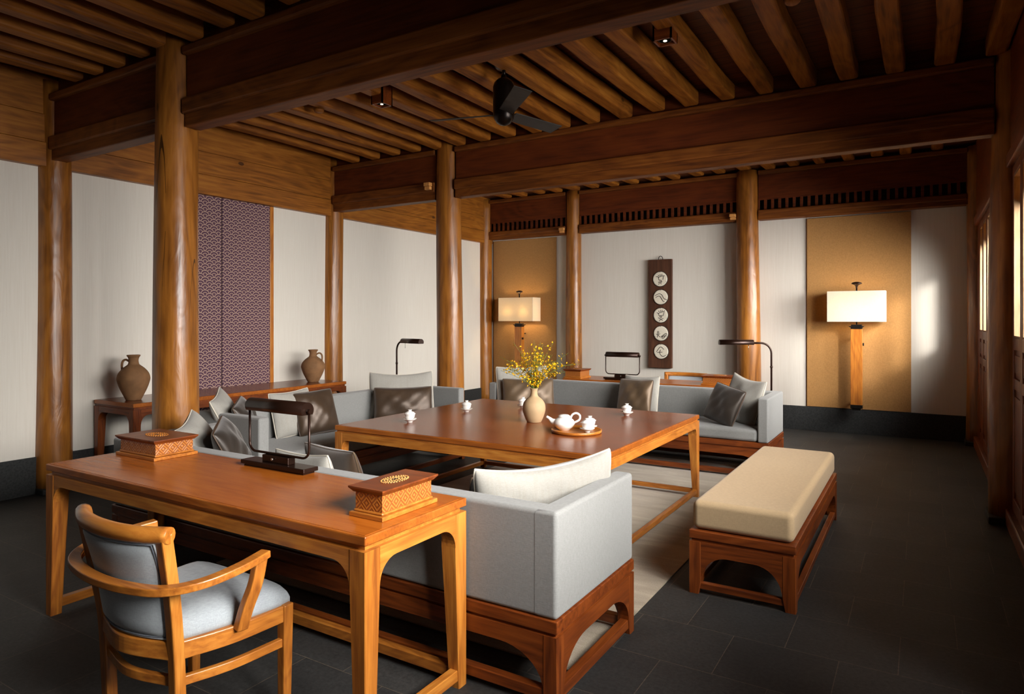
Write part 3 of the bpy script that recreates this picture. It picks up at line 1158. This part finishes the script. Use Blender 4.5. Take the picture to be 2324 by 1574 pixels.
MB().sweep(bez([(-.215, -.20, .385), (0, -.255, .385), (.215, -.20, .385)], 8), .030, .062).build('rear_rail', M['furnX'], t)
MB().sweep(bez([(-.215, -.19, .275), (0, -.235, .275), (.215, -.19, .275)], 8), .022, .032).build('rear_stretcher', M['furnX'], t)
tr_ = MB().tube(bez([(-.272, -.252, .795), (-.15, -.302, .795), (0, -.318, .795), (.15, -.302, .795), (.272, -.252, .795)], 6), .0275, 14)
tr_.build('top_rail', M['furnX'], t)
arm_pts = [(.345, .065, .658), (.366, -.06, .648), (.352, -.19, .636), (.280, -.278, .626), (.15, -.318, .622), (0, -.330, .620)]
arm_pts = arm_pts + [(-x, y, z) for (x, y, z) in reversed(arm_pts[:-1])]
MB().sweep(bez(arm_pts, 6), .042, .026).build('arm_rail', M['furnX'], t)
# curved upholstered back
def back_surface(th_off):
    pass
n1, n2 = 14, 12
vs, fs = [], []
for side in (0, 1):
    for j in range(n2 + 1):
        v = j / n2
        z = .420 + v * .352
        yc = -.200 - .018 * v - .050 * v * v
        hw = .205 + .030 * v
        for i in range(n1 + 1):
            u = 2 * i / n1 - 1
            bow = -.045 * (1 - u * u)
            e = max(0.0, (1 - u ** 6) * (1 - (2 * v - 1) ** 8)) ** .5
            tk = .020 * e + .006
            vs.append((u * hw, yc + bow + (tk if side else -tk), z))
st = (n1 + 1) * (n2 + 1)
for side in (0, 1):
    for j in range(n2):
        for i in range(n1):
            a = side * st + j * (n1 + 1) + i
            q = (a, a + 1, a + n1 + 2, a + n1 + 1)
            fs.append(q if not side else q[::-1])
for j in range(n2):
    for i in (0, n1):
        a = j * (n1 + 1) + i
        b = a + n1 + 1
        q = (a, b, st + b, st + a)
        fs.append(q if i == 0 else q[::-1])
for i in range(n1):
    for j in (0, n2):
        a = j * (n1 + 1) + i
        q = (a, a + 1, st + a + 1, st + a)
        fs.append(q[::-1] if j == 0 else q)
bk = MB().add(vs, fs, True).build('back_pad', M['chair_linen'], t)
ring = []
for i in range(n1):
    ring.append(vs[i])
for j in range(n2):
    ring.append(vs[j * (n1 + 1) + n1])
for i in range(n1, 0, -1):
    ring.append(vs[n2 * (n1 + 1) + i])
for j in range(n2, 0, -1):
    ring.append(vs[j * (n1 + 1)])
cen = Vector((0, 0, .62))
MB().tube([(p[0] * .965, p[1] - .006, (.596 + (p[2] - .596) * .975)) for p in ring], .0042, 6, closed=True).build('back_piping', M['linen_piping'], bk)
MB().tube([(p[0] * .935, p[1] - .011, .596 + (p[2] - .596) * .95) for p in ring], .0028, 6, closed=True).build('dark_back_piping', M['dark_piping'], bk)
# seat pad
n1, n2 = 16, 14
vs, fs = [], []
for side in (0, 1):
    for j in range(n2 + 1):
        v = 2 * j / n2 - 1
        for i in range(n1 + 1):
            u = 2 * i / n1 - 1
            ss = math.sin(PI / 2 * u)
            tt = math.sin(PI / 2 * v)
            rc = 1 - .05 * (abs(ss) * abs(tt)) ** 5
            y = .008 + tt * .226 * rc
            hw = (.258 + .040 * tt + .014 * (1 - tt * tt)) * rc
            e = max(0.0, (1 - abs(ss) ** 9) * (1 - abs(tt) ** 9)) ** .5
            vs.append((ss * hw, y, (.432 + .056 * e + .012 * (1 - ss * ss) * (1 - tt * tt)) if side else .414))
st = (n1 + 1) * (n2 + 1)
for side in (0, 1):
    for j in range(n2):
        for i in range(n1):
            a = side * st + j * (n1 + 1) + i
            q = (a, a + 1, a + n1 + 2, a + n1 + 1)
            fs.append(q if side else q[::-1])
for j in range(n2):
    for i in (0, n1):
        a = j * (n1 + 1) + i
        b = a + n1 + 1
        fs.append((a, b, st + b, st + a) if i else (a, st + a, st + b, b))
for i in range(n1):
    for j in (0, n2):
        a = j * (n1 + 1) + i
        fs.append((a, a + 1, st + a + 1, st + a) if j == 0 else (a, st + a, st + a + 1, a + 1))
MB().add(vs, fs, True).build('seat_pad', M['chair_linen'], t)
copy_tree(t, (-2.56, 8.14, 0), 'armchair at the far desk, only its grey back and wooden top rail showing', rz=PI)


# ================================================================== CARVED BOXES
def carved_box(loc, w, d, h, label, rz=0.0):
    t = thing('carved_tissue_box', loc, label, 'box', 'carved wooden boxes on the desks', rz)
    a, b = w / 2, d / 2
    pts = []
    m = MB()
    m.box(-a, a, -b, b, 0, .016, .002)
    m.box(-a + .012, a - .012, -b + .012, b - .012, .016, .026, .005)
    m.build('base_plinth', M['furnX'], t)
    MB().box(-a + .018, a - .018, -b + .018, b - .018, .026, h - .022).build('carved_body', M['carved'], t)
    bm = bmesh.new()
    z0, z1 = h - .022, h
    q = [(-a + .012, -b + .012, z0), (a - .012, -b + .012, z0), (a - .012, b - .012, z0), (-a + .012, b - .012, z0),
         (-a - .002, -b - .002, z1 - .006), (a + .002, -b - .002, z1 - .006), (a + .002, b + .002, z1 - .006), (-a - .002, b + .002, z1 - .006),
         (-a - .002, -b - .002, z1), (a + .002, -b - .002, z1), (a + .002, b + .002, z1), (-a - .002, b + .002, z1)]
    bv = [bm.verts.new(x) for x in q]
    fl = [(3, 2, 1, 0), (8, 9, 10, 11)]
    for i in (0, 4):
        for kk in range(4):
            k2 = (kk + 1) % 4
            fl.append((i + kk, i + k2, i + 4 + k2, i + 4 + kk))
    for f in fl:
        bm.faces.new([bv[i] for i in f])
    MB().from_bm(bm).build('lid', M['darkX'] if d > w else M['darkY'], t)
    m = MB()
    ra, rb = a * .40, b * .40
    if w > d:
        rb = b * .36
    else:
        ra = a * .46
    for ring_ in (1.0, .78, .56, .34):
        cnt = int(30 * ring_)
        for i in range(cnt):
            an = 2 * PI * i / cnt + ring_
            cx, cy = ra * ring_ * math.cos(an), rb * ring_ * math.sin(an)
            m.lathe([(.0044, 0), (.0040, .0025), (.0022, .0042), (.0004, .0045)], 7, (cx, cy, h - .0005))
    m.build('carved_rosette', M['pale_wood'] if w < .2 else M['furnX'], t)
    MB().lathe([(1.0, 0), (1.0, .0012), (.98, .0014)], 32, (0, 0, h), ra * 1.05, rb * 1.05).build('opening', M['black_lens'], t)
    return t


DZ = .7665
carved_box((-1.745, 1.978, DZ), .168, .322, .112, 'carved wooden box on the near right corner of the foreground desk')
carved_box((-3.555, 2.100, DZ), .365, .245, .105, 'wide carved wooden box at the left end of the foreground desk')
carved_box((-3.70, 7.62, DZ), .24, .30, .110, 'carved wooden box on the far desk, right of the yellow flowers')
carved_box((-1.93, 7.62, DZ), .36, .25, .105, 'carved wooden box on the far desk in front of the log column')


# ================================================================== DESK LAMPS
def desk_lamp(loc, label, rz=0.0):
    t = thing('desk_lamp', loc, label, 'lamp', 'bronze banker lamps', rz)
    MB().box(-.215, .215, -.034, .034, 0, .010).build('foot', M['bronze'], t)
    MB().box(-.230, .230, -.045, .045, .010, .030, .003).build('base', M['bronze'], t)
    MB().box(-.095, .095, -.022, .022, .030, .064, .003).build('neck_block', M['bronze'], t)
    MB().tube([(-.01, -.028, .050), (-.01, -.034, .050)], .006, 10).build('switch', M['steel'], t)
    w, zb, zt, r = .217, .070, .295, .045
    pts = [(-w, 0, zt)]
    pts.append((-w, 0, zb + r))
    for i in range(1, 8):
        a = PI + (PI / 2) * i / 8
        pts.append((-w + r + r * math.cos(a), 0, zb + r + r * math.sin(a)))
    pts.append((-w + r, 0, zb))
    pts.append((w - r, 0, zb))
    for i in range(1, 8):
        a = 1.5 * PI + (PI / 2) * i / 8
        pts.append((w - r + r * math.cos(a), 0, zb + r + r * math.sin(a)))
    pts.append((w, 0, zb + r))
    pts.append((w, 0, zt))
    MB().tube(pts, .0060, 10).build('tube_frame', M['bronze'], t)
    m = MB()
    n = 18
    vs, fs = [], []
    prof = []
    for i in range(n + 1):
        a = R(-35) + R(250) * i / n
        prof.append((.038 * math.cos(a), .038 * math.sin(a)))
    m.prism(prof, 'X', -.206, .206)
    m.s = [True] * len(m.s)
    m.s[0] = m.s[1] = False
    m.v = [(x, y, z + zt + .005) for (x, y, z) in m.v]
    m.build('lamp_head', M['bronze'], t)
    for s in (-1, 1):
        MB().tube([(s * .206, 0, zt), (s * .228, 0, zt)], .011, 12).build('pivot_knob', M['bronze'], t)
    return t


desk_lamp((-2.695, 2.205, DZ), 'bronze tube-frame lamp standing on the foreground desk')
desk_lamp((-3.08, 7.58, DZ), 'bronze tube-frame lamp on the far desk, left of the plate board')


# ================================================================== READING FLOOR LAMPS
def reading_lamp(loc, rz, label, reach=.19, hl=.36):
    t = thing('reading_floor_lamp', loc, label, 'lamp', 'bronze reading lamps behind the sofas', rz)
    MB().lathe([(.13, 0), (.13, .012), (.115, .022), (.02, .030)], 28).build('base', M['bronze'], t)
    zt, r = 1.245, .11
    pts = [(0, 0, .025), (0, 0, zt - r)]
    for i in range(1, 9):
        a = PI - (PI / 2) * i / 8
        pts.append((0, -(r + r * math.cos(a)), zt - r + r * math.sin(a)))
    pts.append((0, -reach - .03, zt))
    MB().tube(pts, .0105, 10).build('curved_pole', M['bronze'], t)
    MB().tube([(0, 0, .98), (0, 0, 1.0)], .014, 10).build('pole_collar', M['bronze'], t)
    prof = []
    for i in range(19):
        a = R(-30) + R(240) * i / 18
        prof.append((.036 * math.cos(a), .036 * math.sin(a) + zt))
    m = MB().prism(prof, 'Y', -reach - hl, -reach)
    m.s = [True] * len(m.s)
    m.s[0] = m.s[1] = False
    m.build('lamp_head', M['bronze'], t)
    MB().tube([(0, -reach - .05, zt - .02), (0, -reach - .05, zt - .075)], .003, 6).build('pull_stem', M['steel'], t)
    return t


reading_lamp((-1.385, 7.375, 0), R(0), 'bronze reading lamp with curved arm behind the right end of the back sofa', .17, .32) if False else None
reading_lamp((-1.36, 7.555, 0), R(0), 'bronze reading lamp with curved arm behind the right end of the back sofa', .40, .62) if False else None
reading_lamp((-1.372, 7.555, 0), R(-62), 'bronze reading lamp with curved arm behind the right end of the back sofa', .19, .36)
reading_lamp((-5.20, 5.93, 0), R(75), 'bronze reading lamp with curved arm behind the far end of the left sofa', .12, .36)


# ================================================================== BIG FLOOR LAMPS
def wall_lamp(loc, label, watts):
    t = thing('wall_lamp', loc, label, 'lamp', 'tall wall lamps with box shades')
    m = MB()
    m.box(-.070, .070, -.047, .047, .360, .405, .004)
    m.box(-.048, .048, -.035, .035, .335, .362, .004)
    m.build('iron_foot', M['black_iron'], t)
    for zb_ in (.47, 1.26):
        MB().box(-.012, .012, .044, .196, zb_ - .008, zb_ + .008).build('wall_bracket', M['black_iron'], t)
    MB().box(-.068, .068, -.045, .045, .405, 1.375, .004).build('wooden_post', M['furnZ'], t)
    m = MB()
    m.box(-.066, .066, -.05, .05, 1.375, 1.40, .003)
    m.prism([(-.072, 1.396), (.072, 1.396), (.092, 1.412), (-.092, 1.412)], 'Y', -.06, .06)
    m.box(-.062, .062, -.045, .045, 1.412, 1.432, .003)
    m.build('capital', M['black_iron'], t)
    MB().tube([(0, 0, 1.43), (0, 0, 1.90)], .009, 10).build('stem', M['black_iron'], t)
    a, b, z0, z1, th = .330, .135, 1.468, 1.858, .003
    m = MB()
    m.box(-a, a, -b, -b + th, z0, z1)
    m.box(-a, a, b - th, b, z0, z1)
    m.box(-a, -a + th, -b + th, b - th, z0, z1)
    m.box(a - th, a, -b + th, b - th, z0, z1)
    sh = m.build('lamp_shade', M['shade'], t)
    m = MB()
    m.box(-a + .004, a - .004, -.006, .006, z1 - .035, z1 - .025)
    m.box(-.006, .006, -b + .004, b - .004, z1 - .035, z1 - .025)
    m.build('shade_spider', M['black_iron'], sh)
    MB().lathe([(.012, 1.895), (.010, 1.905), (.016, 1.93), (.040, 1.945), (.062, 1.955), (.055, 1.968), (.025, 1.978), (.002, 1.98)], 24, sy=.6).build('finial', M['bronze'], t)
    for s in (-1, 1):
        m = MB().lathe([(.001, -.055), (.018, -.045), (.030, -.015), (.030, .012), (.018, .035), (.012, .05)], 16, (s * .15, 0, 1.66))
        m.build('bulb', M['bulb'], t)
        ld = D.lights.new('bulb_light', 'POINT')
        ld.energy = watts
        ld.color = (1.0, .72, .38)
        ld.shadow_soft_size = .04
        lo = D.objects.new('bulb_light', ld)
        COL.objects.link(lo)
        lo.parent = t
        lo.location = (s * .15, -.035, 1.64)
    MB().tube([(.07, -.02, 1.18), (.085, -.02, 1.18)], .018, 12).build('switch', M['black_iron'], t)
    return t


wall_lamp((-5.745, 9.62, 0), 'tall wooden wall lamp with glowing box shade behind the flowers, far left corner', 9)
wall_lamp((-.712, 9.62, 0), 'tall wooden wall lamp with white box shade on the sunlit ochre panel, right', 2.5)

# ================================================================== PLATE BOARD
t = thing('plate_board', (-3.37, 9.808, 0), 'tall dark board with five drawn ivory plates hung on the back wall', 'wall art')
MB().box(-.180, .180, -.028, .028, .765, 2.402, .005).build('board', M['old_board'], t)
pts = [(.034 * math.cos(PI * i / 12), 0, 2.402 + .052 * math.sin(PI * i / 12)) for i in range(13)]
MB().tube(pts, .005, 8).build('hanging_loop', M['black_iron'], t)
S1 = [[(525, 605), (570, 605), (595, 625)], [(585, 620), (600, 680), (625, 690)], [(588, 622), (700, 590), (690, 680)], [(575, 570), (605, 590)], [(620, 555), (635, 585)],
      [(660, 580), (675, 550)], [(700, 590), (740, 592)], [(605, 690), (650, 690), (640, 722), (602, 720)], [(580, 730), (630, 755), (670, 715)], [(590, 790), (600, 765)], [(645, 765), (655, 780)]]
S2 = [[(500, 1060), (560, 1025), (620, 1015), (670, 1045), (700, 1105), (740, 1140), (780, 1150)], [(515, 1100), (570, 1070), (620, 1075), (660, 1130), (690, 1180), (725, 1195)]]
S3 = [[(545, -9), (590, 6)], [(585, 6), (605, 61)], [(590, 6), (715, -34), (700, 56)], [(605, 61), (702, 56)], [(585, -54), (610, -24)], [(635, -69), (640, -29)], [(680, -69), (670, -34)], [(740, -59), (715, -34)],
      [(668, 85), (645, 108), (622, 85), (645, 62), (668, 85)], [(580, 105), (640, 140), (690, 175)], [(705, 125), (640, 145), (605, 190)]]
S4 = [[(600, 455), (578, 477), (556, 455), (578, 433), (600, 455)], [(530, 490), (560, 510), (600, 500), (625, 485)], [(577, 478), (570, 525), (560, 575)], [(580, 520), (605, 545), (630, 570)],
      [(655, 550), (760, 480), (778, 510), (690, 600), (655, 550)], [(690, 560), (722, 520)], [(720, 565), (752, 508)], [(672, 540), (690, 575)]]
S5 = [[(720, 860), (640, 805), (545, 920)], [(562, 930), (682, 926)], [(640, 870), (622, 940), (655, 1000), (710, 1020), (770, 990)]]
CEN = [(622, 660), (632, 1090), (637, 50), (640, 480), (650, 910)]
for (z, dx, SS, c) in zip((2.106, 1.833, 1.560, 1.287, 1.014), (.005, .013, .014, .017, .020), (S1, S2, S3, S4, S5), CEN):
    m = MB().lathe([(.108, 0), (.111, .006), (.108, .013), (.10, .014), (.05, .012), (.001, .012)], 32)
    m.xf(Matrix.Translation((dx, -.028, z)) @ Matrix.Rotation(PI / 2, 4, 'X'))
    p = m.build('plate', M['plate_glaze'], t)
    rim = [(dx + .1135 * math.cos(2 * PI * i / 36), -.031, z + .1135 * math.sin(2 * PI * i / 36)) for i in range(36)]
    MB().tube(rim, .0055, 8, closed=True).build('dark_rim', M['ink'], p)
    m = MB()
    s = .112 / 170.0
    for st_ in SS:
        q = [(dx + (x - c[0]) * s, -.0405, z - (y - c[1]) * s) for (x, y) in st_]
        q = bez(q, 4) if len(q) > 2 else q
        m.tube(q, .0042, 6)
    for an in (90, 205, 335):
        cx, cz = dx + .100 * math.cos(R(an)), z + .100 * math.sin(R(an))
        m.tube([(cx, -.042, cz), (dx + .109 * math.cos(R(an)), -.042, z + .109 * math.sin(R(an)))], .004, 6)
    m.build('brush_drawing', M['ink'], p)

# ================================================================== JARS, VASE, FLOWERS
def jar(loc, h, r, handle_side, label, rz):
    t = thing('clay_jar', loc, label, 'jar', 'unglazed handled jars', rz)
    f = h / .41
    prof = [(.058, 0), (.064, .006), (.085, .05), (.112, .11), (.132, .175), (.134, .205), (.122, .245), (.092, .285), (.060, .312), (.046, .325), (.041, .345), (.040, .365), (.046, .388), (.054, .398), (.055, .408), (.048, .410), (.036, .405), (.033, .36)]
    q = r / .134
    MB().lathe([(a * q, z * f) for (a, z) in prof], 44, smooth=3).build('body', M['clay'], t)
    p2 = bez([(.038 * q, 0, .350 * f), (.070 * q, 0, .366 * f), (.096 * q, 0, .352 * f), (.106 * q, 0, .318 * f), (.104 * q, 0, .268 * f)], 6)
    MB().tube(p2, .0125, 10, flat=.75).build('handle', M['clay'], t)
    return t


CZ = .7665
jar((-6.115, 3.395, CZ), .41, .135, 1, 'taller clay jar with a handle on its left, left of the big column', R(211))
jar((-6.090, 5.478, CZ), .378, .135, 1, 'clay jar with a handle on its right, beside the left wall column', R(31))

t = thing('flower_vase', (-2.588, 4.557, TZ + .0005), 'sand-coloured stoneware vase holding yellow flowers on the square table', 'vase')
MB().lathe([(.052, 0), (.057, .004), (.074, .04), (.088, .085), (.090, .115), (.082, .150), (.060, .180), (.037, .198), (.028, .215), (.026, .240), (.030, .258), (.032, .262), (.027, .263), (.022, .255), (.021, .20)], 44, smooth=4).build('body', M['sand_clay'], t)
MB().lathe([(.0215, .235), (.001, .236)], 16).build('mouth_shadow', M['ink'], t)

fb = thing('flower_bouquet', (-2.588, 4.557, TZ + .20), 'loose bouquet of small yellow orchid sprays in the stoneware vase', 'flowers')
fr = random.Random(21)


def blossom(m, c, s):
    rot = Euler((fr.uniform(-1.2, 1.2), fr.uniform(-1.2, 1.2), fr.uniform(0, 6.28))).to_matrix()
    c = Vector(c)
    for i in range(5):
        a = 2 * PI * i / 5
        big = 1.55 if i == 0 else 1.0
        d = Vector((math.cos(a), math.sin(a), 0))
        pz = Vector((-math.sin(a), math.cos(a), 0))
        q = [Vector((0, 0, 0)), d * .55 * s * big + pz * .42 * s * big + Vector((0, 0, .1 * s)), d * s * big + Vector((0, 0, .28 * s)), d * .55 * s * big - pz * .42 * s * big + Vector((0, 0, .1 * s))]
        m.add([c + rot @ x for x in q], [(0, 1, 2, 3)], False)


def spray(end, curve, nb, start=.38):
    p0 = Vector((fr.uniform(-.010, .010), fr.uniform(-.010, .010), 0))
    p1 = Vector((p0.x * 1.6 + end[0] * .06, p0.y * 1.6 + end[1] * .06, .075))
    e = Vector(end)
    mid = p1.lerp(e, .5) + Vector((-end[0] * .12, -end[1] * .12, curve))
    pts = bez([p0, p1, mid, e], 6)
    twig = MB().tube(pts, [.0024 - .0014 * i / (len(pts) - 1) for i in range(len(pts))], 5)
    m = MB()
    n = len(pts)
    for i in range(nb):
        f = start + (1 - start) * (i + fr.random() * .7) / nb
        b = pts[min(n - 1, int(f * (n - 1)))]
        off = Vector((fr.uniform(-1, 1), fr.uniform(-1, 1), fr.uniform(-.4, 1))) * fr.uniform(.012, .040)
        blossom(m, b + off, fr.uniform(.0055, .0095))
        twig.tube([b, b + off], .0009, 4)
    o = twig.build('flower_stem', M['stem'], fb)
    m.build('blossoms', M['blossom'], o)


# camera-right is (cos th, sin th): spread mostly across the view with depth too
th = math.atan2(930, 1519)
RX, RY = math.cos(th), math.sin(th)
for i in range(40):
    a = fr.uniform(-1, 1)
    side = a * .26
    dep = fr.uniform(-.15, .15)
    hh = .20 + .22 * (1 - abs(a) ** 1.5) * fr.uniform(.35, 1.0) + fr.uniform(-.02, .03)
    spray((side * RX - dep * RY, side * RY + dep * RX, hh), fr.uniform(-.01, .03), fr.randint(15, 24))
for (sd_, hh, nb) in ((.365, .255, 20), (-.27, .31, 12), (-.16, .42, 10), (.0, .44, 10), (.15, .42, 9), (.27, .34, 16), (-.10, .36, 12)):
    spray((sd_ * RX, sd_ * RY, hh), .05 if sd_ > .3 else .02, nb, .5)


# ================================================================== TEA THINGS
def gaiwan(loc, label, rz=0.0, s=1.0):
    t = thing('lidded_teacup', loc, label, 'teacup', 'white lidded teacups', rz)
    sc = lambda pr: [(a * s, z * s) for (a, z) in pr]
    MB().lathe(sc([(.020, 0), (.021, .008), (.030, .014), (.044, .022), (.052, .028), (.0525, .030), (.043, .027), (.024, .019), (.001, .018)]), 32).build('saucer', M['porcelain'], t)
    MB().lathe(sc([(.018, .019), (.020, .024), (.030, .032), (.037, .045), (.040, .062), (.045, .068), (.046, .069), (.043, .069), (.036, .062)]), 32).build('bowl', M['porcelain'], t)
    MB().lathe(sc([(.041, .067), (.040, .071), (.032, .079), (.018, .085), (.011, .087), (.011, .090), (.016, .097), (.016, .099), (.010, .097), (.001, .095)]), 32).build('lid', M['porcelain'], t)
    return t


TZ2 = TZ + .0005
for (x, y, lb) in ((-3.400, 4.030, 'white lidded teacup on the left front of the square table'),
                   (-3.366, 4.744, 'white lidded teacup near the left far corner of the square table'),
                   (-3.075, 5.215, 'white lidded teacup standing behind the flower vase'),
                   (-2.100, 5.265, 'white lidded teacup near the far right side of the square table')):
    gaiwan((x, y, TZ2), lb)
t = thing('tea_tray', (-2.095, 4.30, TZ2), 'round wooden tray carrying a white teapot and two cups', 'tray')
MB().lathe([(.172, 0), (.178, .006), (.180, .020), (.176, .022), (.168, .018), (.160, .010), (.001, .010)], 48).build('tray_body', M['furnX'], t)
TT = TZ2 + .0105
gaiwan((-2.000, 4.275, TT), 'front white lidded teacup on the round tray, right of the teapot')
gaiwan((-2.030, 4.385, TT), 'rear white lidded teacup on the round tray, behind the other cup')
t = thing('white_teapot', (-2.185, 4.285, TT), 'white porcelain teapot with loop handle on the round tray', 'teapot', rz=R(20))
MB().lathe([(.036, 0), (.040, .004), (.060, .020), (.074, .040), (.076, .052), (.068, .070), (.052, .083), (.040, .090), (.038, .092), (.001, .092)], 40, smooth=3).build('body', M['porcelain'], t)
MB().lathe([(.040, .090), (.043, .094), (.043, .100), (.032, .108), (.014, .111), (.001, .112)], 32).build('lid', M['porcelain'], t)
MB().tube(bez([(-.052, 0, .050), (-.085, 0, .060), (-.108, 0, .080), (-.128, 0, .092)], 5), [.026, .025, .024, .023, .022, .020, .018, .016, .0145, .013, .0115, .0105, .010, .0095, .009, .0085], 14).build('spout', M['porcelain'], t)
MB().tube(bez([(.045, 0, .085), (.060, 0, .112), (.088, 0, .122), (.112, 0, .105), (.108, 0, .076), (.074, 0, .054)], 6), .0078, 10).build('handle', M['porcelain'], t)

# ================================================================== BAMBOO BLINDS
def blind(y0, y1, zroll, label):
    t = thing('bamboo_blind', (XR + .105, (y0 + y1) / 2, 2.62), label, 'blind', 'rolled bamboo blinds')
    L = (y1 - y0) / 2
    MB().box(-.002, .002, -L, L, zroll - 2.62, 0).build('screen', M['bamboo'], t)
    MB().tube([(.0, -L, zroll - 2.62), (.0, L, zroll - 2.62)], .032, 12).build('roll', M['bamboo'], t)
    for yy in (-L * .8, 0, L * .8):
        MB().tube([(-.036, yy, zroll - 2.62), (-.006, yy, 0)], .003, 6).build('cord', M['cream_pipe'], t)


blind(5.1, 5.98, 2.34, 'half-rolled bamboo blind in the near window beside the dark column')
blind(8.1, 9.28, 2.34, 'half-rolled bamboo blind in the far window near the back corner')
